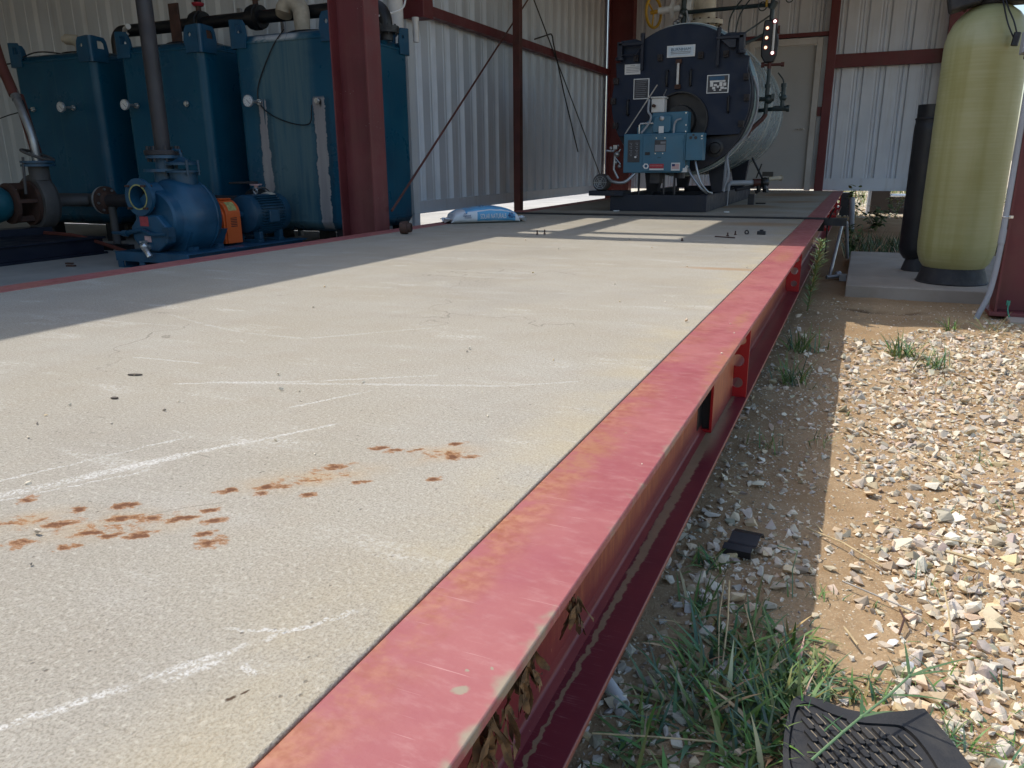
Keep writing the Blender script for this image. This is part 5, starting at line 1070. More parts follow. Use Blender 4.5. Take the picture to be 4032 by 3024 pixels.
ORG[sb] = Vector((0, 0, 0))
m = bagmesh(); bgm = m.build('bag_body', ['bag_blue', 'bag_white'], sb, sharp=70)
for sx in (-1, 1):
    m = MB(); n = 14; vs = []
    for k in range(n+1):
        y = -.15+.30*k/n; w = .012*math.sin(k*2.1)
        vs += [(sx*.295, y, .035+w*.3), (sx*(.355+.008*math.sin(k*1.3)), y*1.04, .028+w+.012*math.cos(k*1.7))]
    m.add(vs+[(a, b, c-.002) for a, b, c in vs], [(2*k, 2*k+1, 2*k+3, 2*k+2) for k in range(n)]+[(2*n+2+2*k, 2*n+4+2*k, 2*n+5+2*k, 2*n+3+2*k) for k in range(n)])
    m.build('bag_end', 'bag_white', sb)
FR = Matrix.Rotation(PI/2-.02, 3, 'X')
text('bag_lettering', 'SOLAR NATURALS', (.055, -.1825, .058), FR, .225, 'white', sb, .040, .001)
text('bag_weight', '40', (.205, -.1835, .062), FR, .046, 'ink_navy', sb, .046, .001)
text('bag_unit', 'LB', (.239, -.1835, .048), FR, .016, 'ink_navy', sb, .012, .001)
m = MB(); m.prism([(-.20, .085), (-.185, .083), (-.17, .088), (-.175, .08), (-.195, .078)], -.1835, -.1825, 'xz'); m.build('bag_emblem', 'ink_navy', sb)
text('bag_maker', 'Diamond', (-.175, -.1825, .066), FR, .065, 'ink_navy', sb, .016, .001); text('bag_maker', 'Crystal', (-.165, -.1830, .048), FR, .055, 'ink_navy', sb, .015, .001)
TP = Matrix.Rotation(.10, 3, 'X')
text('bag_title', 'SALT', (.02, -.03, .1335), TP, .12, 'ink_navy', sb, .05, .0008)
# coupling on the deck
m = MB(); m.lathe([(.030, 0), (.030, .002), (.042, .004), (.046, .03), (.046, .055), (.036, .06), (.034, .082), (.030, .085)], (-3.045, 4.885, .047), (.93, .30, 0), 20, caps=False); m.lathe([(.030, .0), (.028, .04), (.028, .085)], (-3.045, 4.885, .047), (.93, .30, 0), 20, caps=False)
tag(m.build('pipe_coupling', 'rusty'), 'rusty pipe coupling lying on the deck before the thick red column', 'pipe coupling')
# ------------------------------------------------------------------ stones
def ico(sub):
    bm = bmesh.new(); bmesh.ops.create_icosphere(bm, subdivisions=sub, radius=1); bm.verts.ensure_lookup_table()
    v = np.array([q.co[:] for q in bm.verts]); f = np.array([[q.index for q in p.verts] for p in bm.faces]); bm.free(); return v, f
I1, I2, I3 = ico(1), ico(2), ico(3)
def hull(n):
    bm = bmesh.new(); p = RNG.normal(size=(n, 3)); p /= np.linalg.norm(p, axis=1)[:, None]; p *= RNG.uniform(.6, 1.2, (n, 1)); p *= np.array([1, RNG.uniform(.55, .95), RNG.uniform(.4, .75)])
    for q in p: bm.verts.new(q)
    r = bmesh.ops.convex_hull(bm, input=bm.verts); bmesh.ops.delete(bm, geom=[g for g in r['geom_interior'] if isinstance(g, bmesh.types.BMVert)], context='VERTS'); bm.verts.index_update()
    v = np.array([q.co[:] for q in bm.verts]); f = np.array([[q.index for q in t.verts] for t in bm.faces]); bm.free(); return v, f
def stone_shape(base, rough=.28, cuts=5):
    v, f = base; d = v.copy()
    for _ in range(cuts):                                    # knock flat facets off the lump
        n = RNG.normal(size=3); n /= np.linalg.norm(n); h = RNG.uniform(.38, .8); k = d @ n; d = np.where((k > h)[:, None], d-np.outer(np.maximum(k-h, 0), n), d)
    d *= (1+RNG.normal(0, rough*.25, (len(d), 1)))
    s = np.array([1, RNG.uniform(.6, .95), RNG.uniform(.38, .75)]); return d*s, f
SHAPES1 = [hull(RNG.integers(7, 11)) for _ in range(80)]; SHAPES2 = [hull(RNG.integers(9, 14)) for _ in range(60)]; SHAPES0 = [stone_shape(I1, .4, 3) for _ in range(24)]
PAL = np.array([(.66, .615, .53), (.60, .55, .46), (.70, .67, .60), (.55, .49, .39), (.50, .48, .45), (.58, .48, .34), (.44, .41, .38), (.63, .52, .42), (.68, .64, .57), (.36, .33, .29), (.46, .38, .27), (.72, .69, .63)])*np.array([1.10, 1.03, .90])
def rotm(a, b, c):
    ca, sa, cb, sb, cc, sc = math.cos(a), math.sin(a), math.cos(b), math.sin(b), math.cos(c), math.sin(c)
    return np.array([[ca, -sa, 0], [sa, ca, 0], [0, 0, 1]]) @ np.array([[1, 0, 0], [0, cb, -sb], [0, sb, cb]]) @ np.array([[cc, 0, sc], [0, 1, 0], [-sc, 0, cc]])
def gravel_density(x, y):
    n = mnoise.noise((x*3.1, y*3.1, 5))+.5*mnoise.noise((x*8, y*8, 9))
    xb = np.interp(y, [.6, 1.0, 1.2, 1.5, 1.75, 2.2, 2.8, 3.6, 4.4, 4.7, 5.0], [.10, .15, .185, .185, .17, .12, .02, -.05, .02, .30, .8])
    if x > 0: p = 1/(1+math.exp(-((x-xb)*22+n*1.9)))*np.interp(n, [-.7, -.2, .3], [.35, .8, 1])
    else: p = .30+.5*n
    if y < 1.35 and x < .02: p = max(p, .5+.4*n)
    if y > 4.45: p *= np.interp(y, [4.45, 4.75, 5.2], [.9, .4, .12]) if x > .25 else .25
    if x < 0 and y > 2.9: p *= .75
    if y > 3.7 and x < -.0: p *= .4
    return max(0., min(1., p))
Vs, Fs, Ts = [], [], []; nv = 0
def put(shape, pos, size, rm, tint):
    global nv
    v, f = shape; q = (v*size) @ rm.T + pos; Vs.append(q); Fs.append(f+nv); Ts.append(np.repeat(tint[None], len(v), 0)); nv += len(v)
def tint():
    t = PAL[RNG.integers(len(PAL))]*RNG.uniform(.8, 1.1); return np.clip(t+RNG.normal(0, .012, 3), .05, .82)
cnt = 0
while cnt < 21000:
    y = RNG.uniform(.62, 5.7)
    x = RNG.uniform(-.33, 1.75) if y > 2.2 else RNG.uniform(-.36, .85)
    if RNG.random() > gravel_density(x, y): continue
    if x > -.04 and y > 5.7: continue
    size = .0108*math.exp(RNG.normal(0, .45)); dist = math.hypot(x, y)
    if x < 0: size *= RNG.uniform(.45, 1.1)
    if RNG.random() < .05: size *= 1.5
    size = min(size, .028)
    z = gheight(x, y)+size*RNG.uniform(-.1, .45)
    put(SHAPES2[RNG.integers(60)] if size > .012 and dist < 2.2 else SHAPES1[RNG.integers(60)], np.array([x, y, z]), size, rotm(RNG.uniform(0, 6.3), RNG.normal(0, .35), RNG.normal(0, .35)), tint()); cnt += 1
for k in range(16000):                                        # grit on the dirt
    y = RNG.uniform(.7, 5.6); x = RNG.uniform(-.33, 1.2)
    if math.hypot(x, y) > 3.6 and RNG.random() < .75: continue
    s = RNG.uniform(.001, .0038)*np.interp(y, [1, 4], [1, 1.6]); put(SHAPES0[k % 24], np.array([x, y, gheight(x, y)+s*.2]), s, rotm(RNG.uniform(0, 6.3), 0, 0), tint())
tag(raw_mesh('gravel', np.concatenate(Vs), np.concatenate(Fs), 'stone', np.concatenate(Ts)), 'pale limestone gravel spread over the dirt right of the red beam', 'gravel', kind='stuff')
Vs, Fs, Ts = [], [], []; nv = 0
for k in range(2600):                                        # lit gravel beyond the end wall
    y = RNG.uniform(13.9, 19); x = RNG.uniform(-.5, 3.2); s = RNG.uniform(.012, .03)
    put(SHAPES0[k % 24], np.array([x, y, gheight(x, y)+s*.3]), s, rotm(RNG.uniform(0, 6.3), 0, 0), tint())
tag(raw_mesh('gravel', np.concatenate(Vs), np.concatenate(Fs), 'stone', np.concatenate(Ts)), 'sunlit pale gravel seen under the far end wall', 'gravel', kind='stuff')
# loose rocks on the dirt and pebbles on the deck: each an object
def one_stone(name, x, y, z, size, tn, label, group, sub=None, flat=None):
    v, f = hull(14) if size > .009 else hull(10)
    if flat: v = v*np.array([1, 1, flat])
    q = v*size; q[:, 2] -= q[:, 2].min()+size*.08
    o = raw_mesh(name, q @ rotm(RNG.uniform(0, 6.3), RNG.normal(0, .12), RNG.normal(0, .12)).T, f, 'stone', np.repeat(np.array(tn)[None], len(v), 0)); o.location = (x, y, z); pass
    return tag(o, label, 'stone', group)
rocks = [(-.223,2.008,.030,0),(-.268,2.03,.022,4),(-.30,1.95,.026,4),(-.133,2.35,.024,4),(-.235,1.93,.020,0),(-.085,1.811,.022,5),(-.005,1.80,.020,2),(-.122,1.76,.020,5),(-.085,1.72,.016,0),(.018,1.86,.018,3),
         (.182,1.66,.020,0),(.316,4.467,.05,2),(.026,3.69,.04,4),(-.016,1.721,.018,3),(.003,1.545,.017,3),(.04,1.44,.020,5),(.075,1.42,.016,2),(-.109,1.058,.016,1),(-.185,1.07,.018,4),(-.233,1.174,.014,0),(.02,2.38,.026,2),(-.05,1.33,.014,0),(.24,1.42,.02,1),(.27,1.32,.018,0),(.22,1.53,.016,5),(-.25,1.30,.014,4),(-.15,1.17,.015,4),(.06,1.36,.013,0),(-.29,.98,.018,4),(-.2,.96,.014,4)]
for x, y, s, c in rocks: one_stone('rock', x, y, gheight(x, y), s*.68, PAL[c]*.98, 'fist sized or smaller pale limestone rock lying loose on the dirt', 'loose limestone rocks')
one_stone('rock', .112, 1.512, gheight(.112, 1.512), .0185, (.74, .72, .68), 'left of two white flat rocks lying side by side above the rubber mat', None, None, .75)
one_stone('rock', .146, 1.497, gheight(.146, 1.497), .0185, (.74, .72, .68), 'right of two white flat rocks lying side by side above the rubber mat', None, None, .6)
one_stone('rock', .172, 1.425, gheight(.172, 1.425), .0195, (.56, .55, .53), 'grey white rounded rock just above the top edge of the rubber mat', None)
peb = [(-1.181,.734,0,.0075),(-.998,.621,4,.0088),(-.922,.558,6,.004),(-1.389,.881,0,.006),(-1.448,.941,6,.006),(-1.482,.985,5,.006),(-1.315,1.001,4,.0055),(-1.282,1.103,6,.0065),(-.942,1.045,3,.006),(-1.06,1.266,0,.0055),(-1.11,1.323,0,.005),(-1.016,1.439,2,.0065),(-.939,1.835,2,.008),(-.93,1.80,6,.005),(-.726,1.475,2,.0055),(-.641,1.326,2,.0055),(-1.461,1.123,2,.0055),(-1.574,1.282,5,.0055),(-.673,2.059,3,.006),(-.464,2.424,7,.011),(-.736,3.772,5,.009),(-.462,3.821,2,.008),(-1.153,1.316,2,.0085),(-.832,1.018,2,.004),(-.763,2.697,5,.007),(-.68,1.801,5,.006),(-.609,2.756,2,.006),(-1.30,1.16,0,.0045),(-1.5,1.05,2,.006),(-1.25,1.42,2,.0065),(-1.75,2.2,4,.008),(-2.0,2.6,5,.008),(-1.35,3.3,5,.009),(-.9,3.1,2,.008),(-1.6,4.3,4,.01),(-1.1,4.55,5,.01),(-2.0,4.75,7,.014),(-1.36,5.0,4,.012)]
bigpeb = {1: 'largest grey pebble, on the deck left of the rust stains', 0: 'dark pebble on the double white scrape line at the left', 19: 'reddish pebble alone on the deck near the red edge', 12: 'white pebble with a dark one beside it in the middle of the deck'}
for k, (x, y, c, s) in enumerate(peb): one_stone('pebble', x, y, 0.001, s*.8, PAL[c]*(.55 if c == 6 else .95), bigpeb.get(k, 'small loose pebble lying on the sunlit concrete deck'), None if k in bigpeb else 'small pebbles on the deck', I2)
for x, y, c, s in ((-.292, 2.03, 2, .0045), (-.30, 2.30, 2, .004), (-.33, 2.43, 2, .0045), (-.29, 1.19, 2, .003), (-.31, 2.66, 0, .004)): one_stone('pebble', x, y, .0015, s*.8, PAL[c], 'tiny white chip of stone lying on the red top flange', 'white chips on the red flange', I2)
# dark bits of wood, bolts and scraps on the deck
def flake(x, y, sx, sy, rz, label, mat='rusty', h=.003):
    m = MB(); n = 7; p = [(x+math.cos(rz)*sx*math.cos(a)*q-math.sin(rz)*sy*math.sin(a)*q, y+math.sin(rz)*sx*math.cos(a)*q+math.cos(rz)*sy*math.sin(a)*q) for a, q in ((2*PI*k/n, random.uniform(.7, 1.1)) for k in range(n))]
    m.prism(p, .001, .001+h, 'xy'); return tag(m.build('bark_flake', mat, smooth=False), label, 'flake')
flake(-1.575, 1.285, .022, .006, .35, 'long dark bark flake lying on the deck near the middle left', 'twig_dark'); flake(-1.455, 1.125, .011, .006, .3, 'short dark bark flake lying on the deck below the long one', 'twig_dark')
for x, y, hh, lb in ((-2.08, 5.16, .05, 'left of two upright bolts standing in the sunlit patch near the salt bag'), (-2.035, 5.19, .055, 'right of two upright bolts standing in the sunlit patch near the salt bag'), (-.80, 5.45, .04, 'left upright bolt among the black bits near the red flange'), (-.765, 5.56, .045, 'right upright bolt among the black bits near the red flange'), (-1.02, 5.02, .03, 'small upright bolt at the edge of the shade on the deck')):
    m = MB(); m.cyl((x, y, .001), (x, y, hh*.62), .005, n=8); m.cyl((x, y, .001), (x, y, .008), .009, n=6); tag(m.build('bolt', 'rusty'), lb, 'bolt')
m = MB(); m.bx(-.63, -.575, 5.63, 5.67, .001, .024); m.bx(-.615, -.59, 5.635, 5.665, .024, .034); tag(m.build('black_fitting', 'black', bevel=.003), 'small black fitting lying near the red flange', 'fitting')
m = MB(); m.torus((-.70, 5.64, .014), .012, .005, (.2, 1, 0), 14, 6); tag(m.build('black_ring', 'black'), 'small black ring beside the black fitting', 'ring')
m = MB(); m.tube([(-.87, 5.36, .005), (-.73, 5.30, .005)], .004, 6); tag(m.build('steel_rod', 'rusty'), 'thin rusty rod lying among the black bits on the deck', 'rod')
for x, y, s, mt, lb in ((-3.02, 7.02, .05, 'wood', 'brown wood scrap on the deck behind the salt bag'), (-2.86, 6.72, .05, 'white', 'small white scrap on the deck right of the salt bag'), (-2.72, 6.35, .03, 'black', 'small black scrap on the deck right of the salt bag'), (-2.3, 7.9, .06, 'white', 'white smear of paper before the boiler skid'), (-1.2, 8.0, .05, 'white', 'thin white scrap right of the boiler skid corner')):
    m = MB(); m.box((x, y, .008), (s, s*.5, .012), rz=.4); tag(m.build('scrap', mt, bevel=.003), lb, 'scrap')

# ------------------------------------------------------------------ rubber mat, bracket, plastic pipe
MZ_ = G+.045
mat_o = thing('rubber_mat', (.1, 1.17, MZ_), 'black ribbed rubber car mat lying at the lower right corner', 'mat')
matM = Matrix.Translation((0, 0, 0))
edge = [(-.022, 1.08), (-.020, 1.165), (-.014, 1.195), (.002, 1.208), (.03, 1.207), (.06, 1.200), (.095, 1.203), (.14, 1.224), (.176, 1.246), (.184, 1.250), (.188, 1.243), (.205, 1.21), (.245, 1.12), (.28, 1.0), (.02, .93), (-.012, 1.0)]
def smooth_loop(P, n=4):
    o = []; L = len(P)
    for i in range(L):
        a, b, c, d = [Vector((*P[(i+q-1) % L], 0)) for q in range(4)]
        for k in range(n):
            t = k/n; v = .5*((2*b)+(c-a)*t+(2*a-5*b+4*c-d)*t*t+(3*b-a-3*c+d)*t**3); o.append((v.x, v.y))
    return o
lp = smooth_loop(edge[:9])[:-4*1] if False else smooth_loop(edge)
inner = smooth_loop([(-.014, 1.08), (-.012, 1.155), (-.004, 1.182), (.014, 1.190), (.045, 1.178), (.085, 1.174), (.125, 1.186), (.150, 1.190), (.172, 1.165), (.195, 1.11), (.225, 1.0), (.03, .955), (-.004, 1.02)])
m = MB(); m.prism(lp, MZ_-.014, MZ_-.006, 'xy'); m.plate(lp, [inner], .007, Matrix.Translation((0, 0, MZ_-.0062))); m.build('mat_rim', 'rubber', mat_o, sharp=40)
m = MB(); inn2 = [(.08+(x-.08)*.965, 1.10+(y-1.10)*.965) for x, y in inner]; m.prism(inn2, MZ_-.008, MZ_-.002, 'xy'); m.build('mat_tray', 'rubber', mat_o, sharp=40)
ribs = MB(); dust = MB()
d = Vector((.62, -.78)).normalized(); nrm = Vector((-d.y, d.x))
for i in range(9):
    for j in range(7):
        c = Vector((.004+.0185*i+.013*j*.5, 1.165-.001*i-.0275*j-.010*(i % 2)))
        L = .021; a = c-d*L*.5; b = c+d*L*.5
        ins = all((Vector(q)-Vector((.08, 1.10))).length < 1e9 for q in (a, b))
        def inside(p):
            r = False; P = inn2
            for k in range(len(P)):
                x1, y1 = P[k]; x2, y2 = P[k-1]
                if (y1 > p.y) != (y2 > p.y) and p.x < (x2-x1)*(p.y-y1)/(y2-y1)+x1: r = not r
            return r
        if not (inside(a) and inside(b)): continue
        ang = math.atan2(d.y, d.x); w = .0052
        out = [(c.x+math.cos(ang)*u-math.sin(ang)*v, c.y+math.sin(ang)*u+math.cos(ang)*v) for u, v in [(-L*.7, -w*.2), (-L*.6, -w*.8), (L*.55, -w), (L*.66, 0), (L*.55, w), (-L*.6, w*.8)]]
        ribs.prism(out, MZ_-.0025, MZ_+.0028, 'xy')
        o2 = c-nrm*(-.0085); dust.box((o2.x, o2.y, MZ_-.0014), (L*1.25, .0016, .0022), rz=ang)
ribs.build('mat_ribs', 'rubber', mat_o, sharp=30); dust.build('rib_ridges', 'rubber_dust', mat_o)
br = MB(); pf = [(-.040, .0), (-.042, .018), (-.03, .028), (-.014, .020), (.0, .024), (.016, .038), (.036, .036), (.046, .024), (.043, .021), (.034, .032), (.017, .034), (.002, .020), (-.014, .016), (-.029, .024), (-.038, .016), (-.036, .0)]
n = len(pf); vs = []
for e in (-.034, .034):
    for a, b in pf: vs.append(Vector((-.173+a*.25+e*.97, 1.75+a*1.0-e*.06+.012, G+.008+b)))
br.add(vs, [(i, (i+1) % n, n+(i+1) % n, n+i) for i in range(n)]+[tuple(range(n))[::-1], tuple(range(n, 2*n))]); br.build('plastic_bracket', 'black', None, sharp=45)
tag(bpy.data.objects['plastic_bracket'], 'shiny black corrugated plastic piece lying on the gravel beside the beam', 'plastic piece')
m = MB(); m.lathe([(.0, 0), (.011, 0), (.0135, .001), (.0135, .085), (.0115, .085), (.0115, .01)], (-.345, 1.165, G+.016), (.62, -.62, -.06), 18, caps=False); tag(m.build('plastic_tube', 'pvc_white'), 'short white plastic tube lying under the beam edge at the bottom', 'tube')

# ------------------------------------------------------------------ plants
GV, GF, GT = [], [], []
def blade(p, ang, L, w, lean, curl, tn, store, seg=5, twist=0.):
    V, F, T = store; b = len(V); d = Vector((math.cos(ang), math.sin(ang), 0)); s = Vector((-d.y, d.x, 0)); q = Vector(p); th = lean
    for k in range(seg+1):
        t = k/seg; ww = w*(1-t**1.6)*(.6+.4*min(1, t*4)); sv = s*math.cos(twist*t)+Vector((0, 0, 1))*math.sin(twist*t)*.6
        V += [tuple(q-sv*ww), tuple(q+sv*ww)]; T += [tn, tn]
        th += curl/seg; q = q+(d*math.sin(th)+Vector((0, 0, 1))*math.cos(th))*L/seg
        if q.z < G+.004: q.z = G+.004
    for k in range(seg): F.append((b+2*k, b+2*k+1, b+2*k+3, b+2*k+2))
GREEN = [(.085, .165, .045), (.11, .20, .05), (.07, .145, .065), (.14, .22, .055), (.17, .21, .06), (.08, .16, .09)]
DRY = [(.42, .32, .16), (.36, .27, .14), (.48, .39, .22)]
def clump(store, x, y, n, L, w, spread=.02, lean=(.1, 1.1), dry=.05, tints=GREEN, zoff=0):
    for k in range(n):
        a = random.uniform(0, 2*PI); px = x+random.gauss(0, spread); py = y+random.gauss(0, spread)
        if px < -.275 and py < 6: px = -.26+random.uniform(0, .04)
        t = random.choice(DRY) if random.random() < dry else random.choice(tints); t = tuple(c*random.uniform(.8, 1.25) for c in t)
        blade((px, py, gheight(px, py)+zoff-.002), a, L*random.uniform(.5, 1.15), w*random.uniform(.6, 1.2), random.uniform(*lean), random.uniform(.2, 1.0), t, store, 5, random.uniform(-1, 1))
st = (GV, GF, GT)
for x, y, n, L, w, sp in [(-.24,1.66,16,.07,.0030,.03),(-.225,1.447,18,.08,.0032,.035),(-.125,1.36,34,.085,.0032,.045),(-.055,1.35,34,.085,.0034,.04),(-.195,1.20,26,.085,.0034,.05),(-.095,1.19,40,.085,.0036,.045),(-.035,1.27,46,.085,.0036,.04),(-.06,1.13,30,.085,.0034,.04),(-.235,1.09,18,.08,.0034,.04),(.085,1.33,16,.06,.0022,.03),(.13,1.30,18,.06,.0022,.03),(.165,1.385,10,.05,.002,.02),(.23,1.25,20,.055,.0018,.03),(.28,1.22,16,.055,.0018,.03),(.0,1.16,22,.08,.0034,.02),(-.12,1.12,30,.10,.0042,.05),(-.05,1.20,30,.10,.0042,.04),(-.17,1.30,22,.10,.004,.05),(-.10,1.42,16,.10,.0036,.05),(-.27,.98,14,.08,.0034,.04),(-.15,1.02,14,.07,.003,.05),(-.06,1.05,20,.07,.003,.03),(-.10,1.55,7,.05,.002,.05),(.02,1.33,18,.07,.003,.03),(-.01,1.23,26,.085,.0034,.025),(.27,1.45,10,.05,.0015,.05),(.33,1.35,14,.06,.0018,.05)]:
    clump(st, x, y, int(n*1.9), L*1.05, w*1.25, sp, (.2, 1.25), .10)
tag(raw_mesh('grass', np.array(GV), np.array(GF), 'blade', np.array(GT), smooth=True), 'green and dry grass growing along the beam and round the rubber mat', 'grass', kind='stuff')
def tuft(x, y, n, L, w, sp, label, dry=.05, lean=(.05, .9), tints=GREEN):
    s = ([], [], []); clump(s, 0, 0, 0, 0, 0); clump(s, x, y, n, L, w, sp, lean, dry, tints); return tag(raw_mesh('grass_tuft', np.array(s[0]), np.array(s[1]), 'blade', np.array(s[2]), smooth=True), label, 'grass tuft')
tuft(-.186, 3.36, 60, .17, .0030, .03, 'dark green grass tuft in the shade beside the beam, nearer one')
tuft(-.20, 4.0, 60, .15, .0035, .05, 'dark green grass tuft in the shade beside the beam, farther one')
tuft(.27, 4.08, 85, .15, .0036, .035, 'bright green grass tuft in sunlit gravel, the bushier left one')
tuft(.385, 3.86, 50, .15, .003, .025, 'grey green grass tuft just right of and nearer than the bushy bright one')
tuft(.53, 4.80, 28, .12, .0032, .015, 'small bright green grass tuft on the shadow line before the concrete pad')
tuft(.74, 4.82, 30, .16, .0025, .03, 'pale dry tuft at the right edge near the red column foot', .6)
tuft(.04, 2.98, 8, .08, .002, .006, 'few thin grass blades on the edge of the sunlit gravel')
tuft(-.19, 2.52, 26, .08, .0018, .03, 'small grass tuft beside the beam opposite the side pocket')
tuft(-.05, 2.62, 14, .09, .002, .02, 'small yellowing tuft close to the shadow edge near the pocket', .3)
tuft(.33, 2.2, 40, .06, .0016, .07, 'brown withered weed patch in the middle of the sunlit gravel', .85)
tuft(.26, 1.78, 50, .06, .0014, .05, 'brown dry weed tuft low in the sunlit gravel', .9)
tuft(.42, 3.55, 40, .07, .002, .06, 'reddish brown withered patch beside the green tufts', 1., tints=DRY)
tuft(.42, 2.6, 14, .09, .0018, .03, 'sparse green weed standing in the gravel at the right')
tuft(.12, 1.63, 10, .025, .0014, .002, 'tiny green seedling above the two white flat rocks', 0)
tuft(.03, 1.62, 12, .045, .002, .02, 'small green tuft on the shadow edge above the grass', 0)
s = ([], [], []); random.seed(5)
for k in range(900): x = random.uniform(-.1, 1.6); y = random.uniform(8.2, 9.6); clump(s, x, y, 1, .22, .006, .02, (.0, .6), .1, [(.04, .075, .025), (.05, .09, .03)])
tag(raw_mesh('grass', np.array(s[0]), np.array(s[1]), 'blade', np.array(s[2]), smooth=True), 'dark shaded grass behind the concrete pad', 'grass', kind='stuff')
s = ([], [], [])
for k in range(1500): x = random.uniform(-.6, 5); y = random.uniform(17.5, 26); clump(s, x, y, 1, .35, .012, .1, (.0, .6), .25, [(.12, .18, .04), (.15, .20, .05)])
tag(raw_mesh('grass', np.array(s[0]), np.array(s[1]), 'blade', np.array(s[2]), smooth=True), 'sunlit green grass far behind the end wall', 'grass', kind='stuff')
def leafy(x, y, h, n, L, w, label, name='leafy_weed', tints=((.05, .095, .025), (.07, .12, .035), (.04, .075, .02)), spread=.12):
    root = thing(name, (x, y, G), label, 'plant'); m = MB()
    s = ([], [], [])
    for q in range(6):
        a = random.uniform(0, 6.3); p1 = (x+math.cos(a)*spread, y+math.sin(a)*spread, G+h*random.uniform(.6, 1)); m.tube([(x, y, G), (x+math.cos(a)*spread*.4, y+math.sin(a)*spread*.4, G+h*.4), p1], .004, 5)
        for k in range(n//6):
            t = random.uniform(.2, 1.05); px = x+math.cos(a)*spread*t; py = y+math.sin(a)*spread*t; b = random.uniform(0, 6.3)
            blade((px, py, G+h*t*random.uniform(.7, 1)), b, L*random.uniform(.6, 1.1), w, random.uniform(.8, 1.7), .6, tuple(c*random.uniform(.7, 1.3) for c in random.choice(tints)), s, 4, random.uniform(-.6, .6))
    m.build('stem', 'stem', root)
    o = raw_mesh('leaves', np.array(s[0])-np.array((x, y, G)), np.array(s[1]), 'leaf', np.array(s[2]), smooth=True); o.parent = root
leafy(.23, 11.5, .36, 90, .13, .035, 'dark leafy bush in the shade before the sunlit gravel', spread=.22)
leafy(-.03, 8.35, .36, 110, .10, .02, 'dark leafy weed beside the pipe stand')
leafy(-.05, 13.4, .55, 60, .13, .03, 'sunlit green weed beside the round pole under the end wall', tints=((.16, .24, .06), (.12, .19, .05)))
leafy(.55, 14.2, .4, 30, .12, .02, 'sparse yellowish weed before the dark crate', tints=((.2, .22, .09), (.16, .2, .07)))
# tall weed with narrow leaves next to the beam
wd = thing('tall_weed', (-.235, 5.15, G), 'upright narrow leaved weed growing beside the red beam', 'plant'); m = MB(); s = ([], [], [])
stem = curve([(-.235, 5.15, G), (-.218, 5.08, G+.15), (-.195, 4.97, G+.32), (-.180, 4.84, G+.47)], 8); m.tube(stem, .004, 6)
for k in range(230):
    t = random.uniform(.28, 1) if k < 200 else random.uniform(.05, .3); q = stem[min(len(stem)-1, int(t*(len(stem)-1)))]
    blade(q, random.uniform(0, 6.3), (.075 if t < .8 else .06)*random.uniform(.7, 1.1), 0.0062, random.uniform(.35, 1.1), .35, tuple(c*random.uniform(.75, 1.3) for c in random.choice([(.30, .36, .17), (.38, .42, .24), (.22, .29, .12)])), s, 4, random.uniform(-.8, .8))
m.build('stem', 'stem', wd); o = raw_mesh('leaves', np.array(s[0])-np.array(wd.location), np.array(s[1]), 'leaf', np.array(s[2]), smooth=True); o.parent = wd
# long grass stalk over the mat
gs = thing('grass_stalk', (.02, 1.06, G), 'long green jointed grass stalk arching across the rubber mat', 'grass stalk'); m = MB(); s = ([], [], [])
sk = [(.02, 1.045, G+.055), (.06, 1.10, G+.075), (.085, 1.135, G+.085), (.125, 1.20, G+.09), (.155, 1.25, G+.10), (.165, 1.28, G+.10)]
m.tube(sk, [.0022, .0022, .0021, .002, .0018, .0015], 8)
for q in sk[1:-1]: m.ball(q, .0032, 8, 6)
for q, a, L in ((sk[2], .2, .05), (sk[2], 1.6, .045), (sk[3], -.35, .10), (sk[4], 1.7, .075), (sk[4], .35, .11), (sk[4], .05, .08), (sk[1], 2.8, .04)): blade(q, a, L, .0032, 1.0, .35, (.06, .125, .05), s, 6, .4)
m.build('stem', M('stalk_green', (.13, .22, .10), .5), gs); o = raw_mesh('leaves', np.array(s[0])-np.array(gs.location), np.array(s[1]), 'leaf', np.array(s[2]), smooth=True); o.parent = gs
def stick(pts, r, mat, label, name='straw'): m = MB(); m.tube(pts, r, 6); return tag(m.build(name, mat), label, 'straw' if name == 'straw' else 'twig')
stick([(-.145, 1.28, G+.01), (-.150, 1.36, G+.06), (-.158, 1.40, G+.125)], [.0016, .0017, .0022], 'straw', 'pale upright straw with a white tip standing in the grass')
stick([(-.15, 1.27, G+.01), (-.168, 1.37, G+.055), (-.172, 1.44, G+.10)], .0013, 'straw', 'brown leaning straw behind the pale upright straw')
stick([(-.13, 1.45, G+.05), (-.10, 1.36, G+.035), (-.07, 1.27, G+.015)], .0015, 'straw', 'pale straw slanting down to the right through the grass')
stick([(-.31, 1.01, G+.02), (-.22, 1.03, G+.028), (-.12, 1.07, G+.02)], .0016, 'straw', 'pale straw lying flat at the bottom near the beam')
stick([(-.04, 1.94, G+.012), (.05, 1.87, G+.02), (.135, 1.80, G+.012)], .0022, 'straw', 'long pale straw lying across the shadow edge')
stick([(.052, 1.69, G+.014), (.13, 1.65, G+.014), (.205, 1.612, G+.012)], .0020, 'twig', 'thin pale grey twig lying on the sunny dirt', 'twig')
stick([(.165, 1.62, G+.01), (.17, 1.57, G+.02), (.16, 1.52, G+.012)], .0022, 'rusty', 'short brown twig standing near the white flat rocks', 'twig')
stick([(.245, 1.70, G+.05), (.252, 1.62, G+.03), (.255, 1.55, G+.005)], .0022, 'straw', 'upright brown stem in the gravel at the right')
stick([(.22, 2.62, G+.02), (.30, 2.5, G+.022), (.36, 2.42, G+.02)], .0022, 'straw', 'pale straw lying on the gravel in the middle right')
stick([(.13, 2.02, G+.02), (.26, 1.98, G+.024), (.40, 1.99, G+.02)], .0018, 'straw', 'long dry straw lying across the gravel at the right')
